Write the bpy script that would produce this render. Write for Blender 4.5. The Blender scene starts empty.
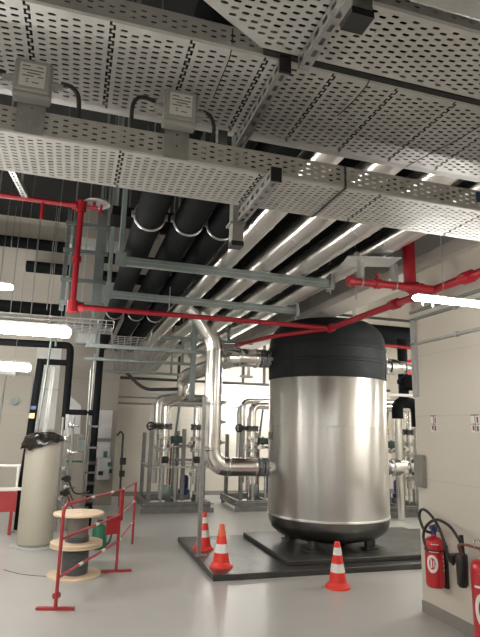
import bpy, math, random
from mathutils import Vector, Matrix, Euler
random.seed(7)
PI = math.pi
COL = bpy.context.scene.collection
W = {}            # world origin of every object made here

# ------------------------------------------------------------------ mesh builder
class MB:
    def __init__(s): s.v = []; s.f = []; s.done = []
    def cut(s):
        """end of one piece: what follows is an object of its own"""
        if s.f: s.done.append((s.v, s.f)); s.v = []; s.f = []
        return s
    def add(s, vs, fs):
        n = len(s.v); s.v += [tuple(p) for p in vs]; s.f += [tuple(i + n for i in f) for f in fs]; return s
    def b2(s, x0, x1, y0, y1, z0, z1):
        vs = [(x, y, z) for z in (z0, z1) for y in (y0, y1) for x in (x0, x1)]
        return s.add(vs, [(0, 2, 3, 1), (4, 5, 7, 6), (0, 1, 5, 4), (2, 6, 7, 3), (0, 4, 6, 2), (1, 3, 7, 5)])
    def box(s, c, d, rot=(0, 0, 0)):
        m = Euler(rot).to_matrix(); c = Vector(c)
        vs = [c + m @ Vector((x * d[0] / 2, y * d[1] / 2, z * d[2] / 2)) for z in (-1, 1) for y in (-1, 1) for x in (-1, 1)]
        return s.add(vs, [(0, 2, 3, 1), (4, 5, 7, 6), (0, 1, 5, 4), (2, 6, 7, 3), (0, 4, 6, 2), (1, 3, 7, 5)])
    def bar(s, p, q, w, h, up=(0, 0, 1)):
        p, q = Vector(p), Vector(q); d = (q - p).normalized(); u = Vector(up)
        if abs(d.dot(u)) > .98: u = Vector((0, 1, 0))
        a = d.cross(u).normalized(); b = a.cross(d).normalized()
        vs = [e + a * x * w / 2 + b * y * h / 2 for e in (p, q) for y in (-1, 1) for x in (-1, 1)]
        return s.add(vs, [(0, 2, 3, 1), (4, 5, 7, 6), (0, 1, 5, 4), (2, 6, 7, 3), (0, 4, 6, 2), (1, 3, 7, 5)])
    def tube(s, pts, r, seg=14, caps=True, closed=False):
        P = [Vector(p) for p in pts]; n = len(P); R = (list(r) + [r[-1]] * n)[:n] if isinstance(r, (list, tuple)) else [r] * n
        T = []
        for i in range(n):
            a = P[(i - 1) % n] if (closed or i > 0) else P[i]; b = P[(i + 1) % n] if (closed or i < n - 1) else P[i]
            T.append((b - a).normalized())
        u = Vector((0, 0, 1)) if abs(T[0].z) < .9 else Vector((0, 1, 0))
        N = (u - T[0] * u.dot(T[0])).normalized(); vs = []
        for i in range(n):
            N = (N - T[i] * N.dot(T[i])).normalized(); B = T[i].cross(N)
            for k in range(seg):
                a = 2 * PI * k / seg; vs.append(P[i] + (N * math.cos(a) + B * math.sin(a)) * R[i])
        fs = []
        for i in range(n if closed else n - 1):
            j = (i + 1) % n
            for k in range(seg):
                l = (k + 1) % seg; fs.append((i * seg + k, i * seg + l, j * seg + l, j * seg + k))
        if caps and not closed:
            fs.append(tuple(range(seg))[::-1]); fs.append(tuple((n - 1) * seg + k for k in range(seg)))
        return s.add(vs, fs)
    def cyl(s, p, q, r, seg=16): return s.tube([p, q], r, seg)
    def lathe(s, prof, c=(0, 0, 0), seg=32, axis='z', cap=True):
        vs = []; c = Vector(c)
        for r, z in prof:
            for k in range(seg):
                a = 2 * PI * k / seg; x, y = r * math.cos(a), r * math.sin(a)
                vs.append(c + (Vector((x, y, z)) if axis == 'z' else Vector((z, x, y)) if axis == 'x' else Vector((x, z, -y))))
        n = len(prof); fs = []
        for i in range(n - 1):
            for k in range(seg):
                l = (k + 1) % seg; fs.append((i * seg + k, i * seg + l, (i + 1) * seg + l, (i + 1) * seg + k))
        if cap:
            if prof[0][0] > 1e-4: fs.append(tuple(range(seg))[::-1])
            if prof[-1][0] > 1e-4: fs.append(tuple((n - 1) * seg + k for k in range(seg)))
        return s.add(vs, fs)
    def torus(s, c, R, r, axis='x', seg=28, rs=8, a0=0, a1=None):
        full = a1 is None; a1 = a0 + 2 * PI if full else a1; pts = []
        for k in range(seg + (0 if full else 1)):
            a = a0 + (a1 - a0) * k / seg; x, y = R * math.cos(a), R * math.sin(a)
            pts.append(Vector(c) + (Vector((0, x, y)) if axis == 'x' else Vector((x, 0, y)) if axis == 'y' else Vector((x, y, 0))))
        return s.tube(pts, r, rs, closed=full)
    def build(s, name, m, parent=None, loc=None, bevel=0, smooth=40, solid=0, world=True):
        if s.done:
            s.cut(); o = None
            for v, f in s.done:
                q = MB(); q.v, q.f = v, f; o = q.build(name, m, parent, loc, bevel, smooth, solid, world)
            return o
        me = bpy.data.meshes.new(name)
        o = None
        off = Vector(loc) if loc is not None else (W[parent.name] if (parent is not None and world) else Vector((0, 0, 0)))
        me.from_pydata([tuple(Vector(p) - off) for p in s.v], [], s.f); me.update()
        import bmesh
        bm = bmesh.new(); bm.from_mesh(me); bmesh.ops.recalc_face_normals(bm, faces=bm.faces); bm.to_mesh(me); bm.free()
        if smooth:
            for p in me.polygons: p.use_smooth = True
            me.set_sharp_from_angle(angle=math.radians(smooth))
        me.materials.append(m)
        o = bpy.data.objects.new(name, me); COL.objects.link(o)
        if parent is not None: o.parent = parent
        elif loc is not None: o.location = loc
        W[o.name] = Vector(off)
        if bevel:
            b = o.modifiers.new('bevel', 'BEVEL'); b.width = bevel; b.segments = 2; b.limit_method = 'ANGLE'
        if solid:
            b = o.modifiers.new('solid', 'SOLIDIFY'); b.thickness = solid; b.offset = 0
        return o

def arc(c, R, a0, a1, n, ax, ay):
    c, ax, ay = Vector(c), Vector(ax), Vector(ay)
    return [c + ax * R * math.cos(a0 + (a1 - a0) * i / n) + ay * R * math.sin(a0 + (a1 - a0) * i / n) for i in range(n + 1)]
def rounded(pts, R, n=6):
    """polyline with its inner corners rounded by radius R"""
    P = [Vector(p) for p in pts]; out = [P[0]]
    for i in range(1, len(P) - 1):
        a, b = (P[i - 1] - P[i]), (P[i + 1] - P[i]); la, lb = a.length, b.length; a.normalize(); b.normalize()
        t = min(R, la * .49, lb * .49); s_, e = P[i] + a * t, P[i] + b * t
        for k in range(n + 1):
            u = k / n; out.append(s_ * (1 - u) ** 2 + P[i] * 2 * u * (1 - u) + e * u * u)
    return out + [P[-1]]
def smooth_path(pts, n=6):
    P = [Vector(p) for p in pts]; out = []
    for i in range(len(P) - 1):
        p0, p1, p2, p3 = P[max(i - 1, 0)], P[i], P[i + 1], P[min(i + 2, len(P) - 1)]
        for k in range(n):
            t = k / n
            out.append(.5 * ((2 * p1) + (p2 - p0) * t + (2 * p0 - 5 * p1 + 4 * p2 - p3) * t * t + (3 * p1 - p0 - 3 * p2 + p3) * t ** 3))
    return out + [P[-1]]

# ------------------------------------------------------------------ tagging
def tag(o, label=None, cat=None, group=None, kind=None):
    if label: o['label'] = label
    if cat: o['category'] = cat
    if group: o['group'] = group
    if kind: o['kind'] = kind
    return o
def thing(name, label, cat, loc=(0, 0, 0), group=None):
    o = bpy.data.objects.new(name, None); COL.objects.link(o); o.location = loc; o.empty_display_size = .1
    W[o.name] = Vector(loc)
    return tag(o, label, cat, group)
def struct(name, mb, m, **k): return tag(mb.build(name, m, **k), kind='structure')
def dup(root, loc, label=None, rotz=None, group=None, scale=None):
    r = root.copy(); COL.objects.link(r); r.location = loc; W[r.name] = Vector(loc)
    if rotz is not None: r.rotation_euler = (0, 0, rotz)
    if scale: r.scale = scale
    if label: r['label'] = label
    if group: r['group'] = group
    for ch in list(root.children):
        c = ch.copy(); COL.objects.link(c); c.parent = r
        for g in list(ch.children):
            d = g.copy(); COL.objects.link(d); d.parent = c
    return r

# ------------------------------------------------------------------ materials
def mat(name, col, rough=.5, metal=0., col2=None, nscale=4., namt=.5, bump=0., bscale=30., stretch=(1, 1, 1), rvar=0., coat=0., spec=.5):
    m = bpy.data.materials.new(name); m.use_nodes = True; nt = m.node_tree; N = nt.nodes; L = nt.links
    p = N['Principled BSDF']; p.inputs['Base Color'].default_value = (*col, 1); p.inputs['Roughness'].default_value = rough
    p.inputs['Metallic'].default_value = metal; p.inputs['Coat Weight'].default_value = coat; p.inputs['Specular IOR Level'].default_value = spec
    tc = N.new('ShaderNodeTexCoord'); mp = N.new('ShaderNodeMapping'); mp.inputs['Scale'].default_value = stretch
    L.new(tc.outputs['Object'], mp.inputs['Vector'])
    nz = N.new('ShaderNodeTexNoise'); nz.inputs['Scale'].default_value = nscale; nz.inputs['Detail'].default_value = 5
    L.new(mp.outputs[0], nz.inputs['Vector'])
    cr = N.new('ShaderNodeMapRange'); cr.inputs[1].default_value = .5 - namt / 2; cr.inputs[2].default_value = .5 + namt / 2
    L.new(nz.outputs[0], cr.inputs[0])
    c2 = col2 if col2 else tuple(c * .82 for c in col)
    mx = N.new('ShaderNodeMix'); mx.data_type = 'RGBA'; mx.inputs[6].default_value = (*col, 1); mx.inputs[7].default_value = (*c2, 1)
    L.new(cr.outputs[0], mx.inputs[0]); L.new(mx.outputs[2], p.inputs['Base Color'])
    if rvar:
        r2 = N.new('ShaderNodeMapRange'); r2.inputs[3].default_value = rough - rvar; r2.inputs[4].default_value = rough + rvar
        L.new(nz.outputs[0], r2.inputs[0]); L.new(r2.outputs[0], p.inputs['Roughness'])
    if bump:
        n2 = N.new('ShaderNodeTexNoise'); n2.inputs['Scale'].default_value = bscale; n2.inputs['Detail'].default_value = 3
        L.new(mp.outputs[0], n2.inputs['Vector']); b = N.new('ShaderNodeBump'); b.inputs['Strength'].default_value = bump; b.inputs['Distance'].default_value = .02
        L.new(n2.outputs[0], b.inputs['Height']); L.new(b.outputs[0], p.inputs['Normal'])
    return m
def brushed(m, axis, an=.85):
    """rolled sheet: highlights drawn out along the sheet's axis"""
    nt = m.node_tree; p = nt.nodes['Principled BSDF']; t = nt.nodes.new('ShaderNodeTangent'); t.direction_type = 'RADIAL'; t.axis = axis
    nt.links.new(t.outputs[0], p.inputs['Tangent']); p.inputs['Anisotropic'].default_value = an; p.inputs['Anisotropic Rotation'].default_value = .25
    return m
def wall_mat(name, col, col2, jz=.6, rough=.6, amt=.1):
    """painted masonry with faint horizontal course joints"""
    m = mat(name, col, rough, 0, col2, 1.2, .9, .08, 60); nt = m.node_tree; N = nt.nodes; L = nt.links; p = N['Principled BSDF']
    tc = N.new('ShaderNodeTexCoord'); sp = N.new('ShaderNodeSeparateXYZ'); L.new(tc.outputs['Object'], sp.inputs[0])
    d = N.new('ShaderNodeMath'); d.operation = 'DIVIDE'; d.inputs[1].default_value = jz; L.new(sp.outputs[2], d.inputs[0])
    f = N.new('ShaderNodeMath'); f.operation = 'FRACT'; L.new(d.outputs[0], f.inputs[0])
    l = N.new('ShaderNodeMath'); l.operation = 'LESS_THAN'; l.inputs[1].default_value = .02; L.new(f.outputs[0], l.inputs[0])
    k = N.new('ShaderNodeMath'); k.operation = 'MULTIPLY'; k.inputs[1].default_value = amt; L.new(l.outputs[0], k.inputs[0])
    src = p.inputs['Base Color'].links[0].from_socket
    mx = N.new('ShaderNodeMix'); mx.data_type = 'RGBA'; mx.blend_type = 'MULTIPLY'; mx.inputs[7].default_value = (.1, .1, .1, 1)
    L.new(k.outputs[0], mx.inputs[0]); L.new(src, mx.inputs[6]); L.new(mx.outputs[2], p.inputs['Base Color'])
    return m
def emit(name, col, s):
    m = bpy.data.materials.new(name); m.use_nodes = True; p = m.node_tree.nodes['Principled BSDF']
    p.inputs['Base Color'].default_value = (*col, 1); p.inputs['Emission Color'].default_value = (*col, 1); p.inputs['Emission Strength'].default_value = s
    return m
LAMP = 60.
M = dict(
    floor=mat('epoxy_floor', (.43, .415, .39), .32, 0, (.37, .36, .34), .8, .7, .03, 25, rvar=.08),
    wall=wall_mat('painted_wall', (.61, .57, .49), (.57, .53, .455)),
    column=wall_mat('grey_column', (.33, .30, .26), (.29, .265, .23), 1.3),
    concrete=mat('concrete', (.46, .445, .41), .8, 0, (.27, .26, .235), 1.5, .8, .15, 20),
    ledge=mat('concrete_ledge', (.52, .49, .44), .7, 0, (.46, .43, .39), 2, .8),
    ceiling=mat('dark_ceiling', (.03, .03, .03), .9, 0, (.02, .02, .02), 1.2, .8),
    skirting=mat('skirting', (.25, .235, .21), .55, 0, (.21, .2, .18), 3, .7),
    galv=mat('galvanised', (.50, .50, .48), .42, .85, (.36, .36, .35), 14, .6, .04, 60, rvar=.1),
    tray=mat('tray_steel', (.62, .61, .575), .5, .35, (.48, .47, .45), 9, .7, .05, 40, rvar=.1),
    strut=mat('green_grey_strut', (.30, .35, .335), .5, .6, (.22, .26, .25), 8, .6),
    frame=mat('skid_frame', (.25, .25, .24), .45, .6, (.17, .17, .165), 8, .6),
    dstrut=mat('dark_strut', (.16, .185, .18), .5, .5, (.11, .13, .125), 8, .6),
    duct=mat('black_duct', (.006, .006, .006), .7, 0, (.004, .004, .004), 5, .6, spec=.1),
    jacket_y=mat('long_jacket', (.84, .83, .80), .32, 1., (.76, .75, .72), 3, .7, .10, 8, stretch=(1, .05, 1), rvar=.05),
    jacket=mat('aluminium_jacket', (.83, .82, .79), .23, 1., (.72, .71, .68), 3, .7, .06, 6, rvar=.06),
    tank=mat('tank_sheet', (.88, .87, .84), .42, 1., (.82, .80, .77), 2.5, .7, .20, 9, stretch=(1, 1, .02), rvar=.06),
    dish=mat('dark_steel', (.10, .10, .10), .35, .7, (.06, .06, .06), 6, .6),
    bottom=mat('dish_steel', (.24, .24, .23), .28, 1., (.16, .16, .155), 4, .7),
    rubber=mat('black_insulation', (.014, .015, .016), .8, 0, (.009, .010, .011), 5, .6, .12, 12, spec=.03),
    cap=mat('tank_insulation', (.020, .023, .025), .6, 0, (.014, .016, .017), 4, .6, .10, 9, spec=.15),
    black=mat('black_plastic', (.012, .012, .013), .4, 0, (.02, .02, .02), 8, .6),
    mat_=mat('rubber_slab', (.028, .028, .028), .34, 0, (.06, .058, .055), 3.5, .5, .2, 22, rvar=.14),
    red=mat('red_pipe_paint', (.36, .010, .020), .4, 0, (.27, .008, .016), 6, .6),
    redb=mat('barrier_red', (.36, .025, .03), .4, 0, (.29, .024, .026), 8, .6),
    cone=mat('cone_red', (.80, .035, .02), .45, 0, (.66, .03, .02), 6, .6),
    orange=mat('cone_orange', (.80, .17, .06), .5, 0, (.55, .09, .04), 25, .5),
    white=mat('white_band', (.78, .77, .74), .45, 0, (.70, .69, .66), 9, .6),
    ext=mat('extinguisher_red', (.50, .012, .022), .28, 0, (.42, .01, .018), 5, .6, coat=.4),
    plate=mat('pale_sheet', (.55, .56, .54), .4, .3, (.48, .49, .48), 4, .6),
    boxg=mat('box_grey', (.40, .40, .385), .5, 0, (.36, .36, .345), 9, .6),
    label=mat('label_grey', (.74, .73, .69), .5, 0, (.68, .67, .64), 9, .6),
    ink=mat('ink', (.16, .15, .15), .6, 0, (.13, .12, .12), 9, .6),
    barrel=mat('beige_tank', (.41, .38, .31), .45, 0, (.35, .325, .265), 2.2, .7, .06, 6),
    wood=mat('reel_wood', (.70, .56, .40), .6, 0, (.60, .46, .31), 3, .7, .1, 30, stretch=(1, 8, 1)),
    cable=mat('grey_cable', (.10, .105, .11), .5, 0, (.07, .075, .08), 9, .6),
    core=mat('reel_core', (.17, .155, .14), .6, 0, (.13, .12, .11), 5, .7),
    copper=mat('red_brown_cable', (.20, .055, .035), .4, 0, (.13, .04, .03), 20, .6),
    green=mat('green_paint', (.02, .13, .075), .4, 0, (.025, .16, .09), 6, .6),
    dgreen=mat('dark_green', (.03, .07, .055), .45, 0, (.02, .05, .04), 6, .6),
    blue=mat('blue_paint', (.04, .07, .22), .4, 0, (.03, .05, .17), 6, .6),
    sblue=mat('sign_blue', (.02, .055, .13), .4, 0, (.016, .045, .11), 6, .6),
    paper=mat('paper', (.60, .60, .60), .6, 0, (.55, .55, .56), 5, .6),
    brass=mat('brass', (.55, .42, .18), .35, .9, (.45, .34, .15), 9, .6),
    bag=mat('black_bag', (.012, .010, .010), .22, 0, (.02, .017, .016), 8, .6, .5, 9),
    lamp=emit('lamp_glow', (1., .975, .93), LAMP),
    lampbody=mat('lamp_body', (.62, .61, .58), .5, 0, (.58, .57, .54), 5, .6),
    chrome=mat('chrome', (.75, .75, .74), .15, 1., (.68, .68, .67), 6, .6),
    flange=mat('flange_steel', (.36, .38, .41), .3, .9, (.25, .27, .30), 12, .6),
)

M['tank'] = brushed(M['tank'], 'Z', .99); brushed(M['jacket_y'], 'Y', .75)
# ------------------------------------------------------------------ setting
ZC = 6.6
struct('floor', MB().b2(-4.2, 8.8, -5.2, 13.6, -.1, 0), M['floor'])
struct('ceiling', MB().b2(-4.2, 8.8, -5.2, 13.6, ZC, ZC + .15), M['ceiling'])
struct('wall_left', MB().b2(-4.2, -4, -5, 13.4, 0, ZC), M['wall'])
struct('wall_back', MB().b2(-4.2, 8.8, 13.4, 13.6, 0, ZC), M['wall'])
struct('wall_front', MB().b2(-4.2, 8.8, -5.2, -5, 0, ZC), M['wall'])
struct('wall_right', MB().b2(3.3, 3.55, -5, 4.7, 0, ZC).b2(3.55, 8.6, 4.45, 4.7, 0, ZC), M['wall'])
struct('wall_far_right', MB().b2(8.6, 8.8, 4.7, 13.4, 0, ZC), M['wall'])
struct('baseboard_right', MB().b2(3.285, 3.3, -5, 4.7, 0, .1), M['skirting'])
struct('baseboard_back', MB().b2(-4, 8.6, 13.38, 13.4, 0, .1), M['skirting'])
struct('column', MB().b2(-.36, .90, 11.95, 12.6, 0, ZC), M['column'])
struct('trim_1', MB().b2(3.22, 3.3, -5, 4.7, 3.27, 3.40).b2(3.22, 3.6, 4.7, 13.4, 3.30, 3.40), M['ledge'])
struct('trim_2', MB().b2(3.26, 3.6, 4.7, 13.4, 3.40, ZC), M['concrete'])
struct('trim_3', MB().b2(3.24, 3.3, -5, 4.7, 3.40, ZC), M['concrete'])

# ------------------------------------------------------------------ perforated sheet
def perforated(mb, u0, u1, v0, v1, f, pu=.04, pv=.030, sl=.027, sw=.011, links=(), vmax=None):
    """sheet of slots; f maps (u,v) to xyz.  links: columns cut by a meandering expansion slot"""
    nu = max(1, round((u1 - u0) / pu)); du = (u1 - u0) / nu; vtop = v1
    for i in range(nu):
        a = u0 + i * du; b = a + du; c = (a + b) / 2
        if vmax: v1 = max(v0 + .004, min(vtop, vmax(a)))
        if vmax and vmax(b) > v1: mb.add([f(a, v1), f(b, v1), f(b, min(vtop, vmax(b)))], [(0, 1, 2)])
        if i in links:
            h = (v1 - v0) / (2 * max(2, round((v1 - v0) / .042))); v = v0; k = 0; g = .0085
            while v < v1 - 1e-6:
                s_ = .0065 * (1 if k % 2 else -1); e = min(v + h, v1)
                l, r = c + s_ - g / 2, c + s_ + g / 2
                tail = g if e < v1 - 1e-6 else 0
                for (x0, x1) in ((a, l), (r, b)):
                    mb.add([f(x0, v), f(x1, v), f(x1, e - tail), f(x0, e - tail)], [(0, 1, 2, 3)])
                if tail:
                    for (x0, x1) in ((a, c - .0065 - g / 2), (c + .0065 + g / 2, b)):
                        mb.add([f(x0, e - tail), f(x1, e - tail), f(x1, e), f(x0, e)], [(0, 1, 2, 3)])
                v = e; k += 1
            continue
        n = max(0, int((v1 - v0 - .02) / pv)); off = ((v1 - v0) - n * pv) / 2 + (pv / 4 if i % 2 else -pv / 4)
        s0 = v0 + off
        mb.add([f(a, v0), f(b, v0), f(b, s0), f(a, s0)], [(0, 1, 2, 3)])
        for j in range(n):
            y0 = s0 + j * pv; y1 = y0 + pv; m = (y0 + y1) / 2; L = sl / 2; H = sw / 2; ch = H * .8
            o = [f(a, y0), f(b, y0), f(b, y1), f(a, y1)]
            h = [f(c - L + ch, m - H), f(c + L - ch, m - H), f(c + L, m - H + ch), f(c + L, m + H - ch), f(c + L - ch, m + H), f(c - L + ch, m + H), f(c - L, m + H - ch), f(c - L, m - H + ch)]
            mb.add(o + h, [(0, 1, 5, 4), (1, 6, 5), (1, 2, 7, 6), (2, 8, 7), (2, 3, 9, 8), (3, 10, 9), (3, 0, 11, 10), (0, 4, 11)])
        e = s0 + n * pv
        mb.add([f(a, e), f(b, e), f(b, v1), f(a, v1)], [(0, 1, 2, 3)])
    return mb
def cable_tray(label, x0, x1, y0, y1, z, h, every, first=0, group=None, slant=None, **kw):
    t = thing('cable_tray', label, 'cable tray', (x0, y0, z), group)
    n = round((x1 - x0) / kw.get('pu', .04)); links = set(range(first, n, every)) if every else set()
    c = .006
    vm = (lambda u: y0 + c + (u - x0) * (y1 - y0 - 2 * c) / slant) if slant else None
    perforated(MB(), x0, x1, y0 + c, y1 - c, lambda u, v: (u, v, z), links=links, vmax=vm, **kw).build('tray_base', M['tray'], t, smooth=0, solid=.0016)
    for (y, yi, xs) in ((y0, y0 + c, x0), (y1, y1 - c, x0 + (slant or 0))):
        w = perforated(MB(), xs, x1, z + c, z + h, lambda u, v: (u, y, v), pu=.036, pv=.0235, sl=.021, sw=.0075)
        w.add([(xs, y, z + c), (x1, y, z + c), (x1, yi, z), (xs, yi, z)], [(0, 1, 2, 3)])
        w.build('tray_side', M['tray'], t, smooth=0, solid=.0016)
        MB().cyl((xs, y + (.005 if y == y0 else -.005), z + h), (x1, y + (.005 if y == y0 else -.005), z + h), .0045, 6).build('tray_lip', M['galv'], t)
    if slant:
        MB().add([(x0, y0, z), (x0 + slant, y1, z), (x0 + slant, y1, z + h), (x0, y0, z + h)], [(0, 1, 2, 3)]).build('tray_side', M['tray'], t, smooth=0, solid=.0016)
    return t
ZT, ZA = 3.0, 2.70
trayA = cable_tray('farthest of the three perforated steel cable trays overhead, the one carrying two grey boxes', -2.4, 3.24, 1.96, 2.31, ZA, .10, 17, 5, pu=.034, pv=.025, sl=.023, sw=.008)
trayB = cable_tray('wide middle perforated cable tray overhead, above the two grey junction boxes', -2.6, 3.2, 1.64, 2.18, ZT, .09, 7, 2)
trayC = cable_tray('nearest perforated cable tray with a slanted left end, top right overhead', .02, 3.2, 1.29, 1.605, ZT, .09, 0, 0, slant=.52)
tag(MB().b2(.56, 3.2, 1.608, 1.636, 3.0, 3.045).build('gap_shade_strip', M['black'], loc=(.56, 1.6, 3.0)), 'black strip standing in for the shade in the gap between the nearest and middle cable trays', 'rail')  # black strip put in for the shade of the open gap
MB().b2(1.06, 1.067, 1.952, 1.9585, ZA, ZA + .10).b2(1.06, 1.067, 1.952, 2.31, ZA - .009, ZA - .0015).build('splice_joint', M['dish'], trayA)

for nm, y0, y1, z, n, x0 in (('farthest', 1.985, 2.285, ZA + .02, 13, -2.35), ('middle', 1.67, 2.15, ZT + .02, 20, -2.55), ('nearest', 1.40, 1.57, ZT + .02, 7, .62)):  # cable beds added so the tray slots read dark
    k = MB(); rr = (y1 - y0) / (n - 1) * .5
    for j in range(n):
        y = y0 + (y1 - y0) * j / (n - 1)
        k.tube([(x0 + (3.15 - x0) * i / 8, y, z + .006 * (j % 3)) for i in range(9)], rr, 8)
    tag(k.build('cable_bundle', M['black'], loc=(x0, y0, z)), 'added bed of black cables darkening the slots of the %s overhead cable tray' % nm, 'cable bundle')
# trays' hangers: perforated arm + square post
def perf_channel(p, q, w, h, n, name, m, parent, side='z'):
    """square channel with punched slots on its faces, running from p to q"""
    p, q = Vector(p), Vector(q); d = (q - p); L = d.length; d.normalize()
    u = Vector((0, 0, 1)) if abs(d.z) < .9 else Vector((0, 1, 0))
    a = d.cross(u).normalized(); b = a.cross(d).normalized(); mb = MB(); plain = (a, b)
    for (nrm, tan, hw, off) in ((a, b, h, w / 2), (-a, b, h, w / 2), (b, a, w, h / 2), (-b, a, w, h / 2)):
        def f(s_, t_): return p + d * s_ + tan * t_ + nrm * off
        pu = L / n; sl = min(.034, pu * .60); sw = min(.02, hw * .40)
        if nrm in plain:
            mb.add([f(0, -hw / 2), f(L, -hw / 2), f(L, hw / 2), f(0, hw / 2)], [(0, 1, 2, 3)]); continue
        for i in range(n):
            s0, s1 = i * pu, (i + 1) * pu; c = (s0 + s1) / 2; y0, y1 = -hw / 2, hw / 2
            o = [f(s0, y0), f(s1, y0), f(s1, y1), f(s0, y1)]; hh = [f(c - sl / 2, -sw / 2), f(c + sl / 2, -sw / 2), f(c + sl / 2, sw / 2), f(c - sl / 2, sw / 2)]
            mb.add(o + hh, [(0, 1, 5, 4), (1, 2, 6, 5), (2, 3, 7, 6), (3, 0, 4, 7)])
    return mb.build(name, m, parent, smooth=0)
def bracket(label, x, ya, yb, zt, px, py, zp, pw):
    t = thing('cantilever_bracket', label, 'tray bracket', (px, py, zp), 'brackets carrying the cable trays')
    perf_channel((x, ya, zt - .034), (x, yb, zt - .034), .040, .055, max(4, int((yb - ya) / .06)), 'arm', M['galv'], t)
    MB().b2(x - .023, x + .023, ya - .010, ya, zt - .065, zt - .004).build('end_cap', M['black'], t)
    MB().b2(px - pw / 2, px + pw / 2, py - pw / 2, py + pw / 2, zp + .004, 3.12).build('post', M['galv'], t, bevel=.003)
    MB().b2(px - pw / 2 - .002, px + pw / 2 + .002, py - pw / 2 - .002, py + pw / 2 + .002, zp, zp + .024).build('post_cap', M['black'], t)
    MB().b2(px - .04, px + .04, py - .03, py + .05, zt - .072, zt - .062).build('bolt_plate', M['galv'], t)
    return t
bracket('galvanised bracket under the farthest tray, its square post ending below it in view', .708, 1.885, 2.36, ZA - .002, .692, 2.385, 2.515, .058)
bracket('slotted arm under the middle tray, between the dark gap strip and the farthest tray', .64, 1.625, 2.20, ZT - .002, .60, 2.38, 2.93, .05)
bracket('bracket under the nearest tray whose dark ended post hangs at the top of the photo', .70, 1.02, 1.59, ZT - .002, .72, 1.235, 2.85, .07)
for y, lab in ((2.385, 'steel beam above the trays that carries the rear bracket posts'), (1.235, 'steel beam above the nearest tray that carries its bracket post')):
    tag(MB().b2(-4, 3.24, y - .03, y + .03, 3.12, 3.18).build('support_beam', M['galv'], loc=(-4, y, 3.12), bevel=.004), lab, 'beam')

# boxes on the far tray
def junction_box(x, label):
    f = .78; Y, Z = 1.945, 2.698
    def P(mb, dx0, dx1, dy0, dy1, dz0, dz1): return mb.b2(x + dx0 * f, x + dx1 * f, Y + dy0 * f, Y + dy1 * f, Z + dz0 * f, Z + dz1 * f)
    t = thing('junction_box', label, 'junction box', (x, Y, Z), 'junction boxes on the cable tray')
    perforated(MB(), x - .05, x + .05, Z, Z + .135, lambda u, v: (u, Y + .008, v), pu=.033, pv=.05, sl=.010, sw=.008).build('mounting_plate', M['galv'], t, smooth=0, solid=.002)
    P(MB(), -.085, .085, -.06, .015, .155, .34).build('enclosure', M['boxg'], t, bevel=.008)
    P(MB(), -.078, .078, -.075, -.06, .175, .335).build('lid', M['boxg'], t, bevel=.005)
    lb = P(MB(), -.058, .056, -.0768, -.075, .195, .315).build('label_plate', M['label'], t); lb['label'] = 'pale printed label'
    k = MB()
    for (dx, w, z) in ((-.03, .035, .298), (.03, .03, .298), (0, .095, .278), (.005, .06, .263), (-.02, .05, .248), (.035, .025, .248), (-.022, .012, .23), (-.022, .012, .216), (.015, .03, .216)):
        P(k, dx - w / 2, dx + w / 2, -.0782, -.0768, z - .0025, z + .0025).cut()
    k.build('print_line', M['ink'], lb)
    for s in (-1, 1):
        MB().lathe([(.017, 0), (.017, .02), (.013, .021), (.013, .04)] if s > 0 else [(.013, -.04), (.013, -.021), (.017, -.02), (.017, 0)], (x + s * .066, Y - .02, Z + .195), 10, 'x').build('cable_gland', M['boxg'], t)
    return t
junction_box(-.245, 'left grey junction box with a label, standing on the far cable tray')
junction_box(.307, 'right grey junction box with a label, nearer the middle of the far cable tray')
def cable(pts, r, m, label, cat='cable', name='cable', group=None, n=6):
    o = MB().tube(smooth_path(pts, n), r, 8).build(name, M[m], loc=pts[0]); return tag(o, label, cat, group)
cable([(-0.148, 1.926, 2.910), (-0.109, 1.926, 2.904), (-0.082, 1.929, 2.871), (-0.078, 1.984, 2.801), (-0.101, 2.038, 2.724)], .009, 'black', 'black cable curving down from the right side of the left junction box')
cable([(-0.342, 1.926, 2.910), (-0.389, 1.926, 2.912), (-0.436, 1.961, 2.887), (-0.451, 2.023, 2.724)], .009, 'black', 'black cable leaving the left side of the left junction box')
cable([(0.210, 1.926, 2.910), (0.171, 1.926, 2.922), (0.136, 1.926, 2.910), (0.121, 1.937, 2.856), (0.140, 2.023, 2.724)], .008, 'black', 'black cable looping from the left side of the right junction box')
cable([(0.405, 1.926, 2.910), (0.436, 1.926, 2.895), (0.455, 1.937, 2.848), (0.451, 1.992, 2.778), (0.443, 2.038, 2.724)], .008, 'black', 'black cable dropping from the right side of the right junction box')
# cables lying in / hanging off trays
for i in range(3):
    cable([(1.0, 1.33 + i * .022, 3.016 + .0 * i), (1.6, 1.34 + i * .022, 3.016), (2.4, 1.33 + i * .022, 3.016), (3.1, 1.335 + i * .022, 3.016)], .010, 'copper',
          '%s red-brown cable from the near side inside the nearest cable tray' % ('first', 'second', 'third')[i], group='red-brown cables in the nearest tray')
o = MB().tube([(.9 + k * .1, 1.262 + .006 * math.sin(k * 2.), 3.105 + .006 * math.sin(k * 1.7)) for k in range(24)], .016, 8).build('cable', M['copper'], loc=(.9, 1.26, 3.1))
tag(o, 'thick red-brown cable strapped along the top edge of the nearest tray, top right corner', 'cable')
cable([(.44, 1.632, 3.075), (.441, 1.66, 2.988), (.443, 1.80, 2.985), (.445, 1.92, 2.984)], .0022, 'black', 'thin black tie strap under the middle tray left of its slotted arm', 'strap', 'tie_strap')
cable([(1.0, 1.628, 3.0), (1.0, 1.66, 2.986), (.995, 1.76, 2.98), (.985, 1.87, 2.982)], .0022, 'black', 'thin black tie strap under the middle tray right of its slotted arm', 'strap', 'tie_strap')
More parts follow.
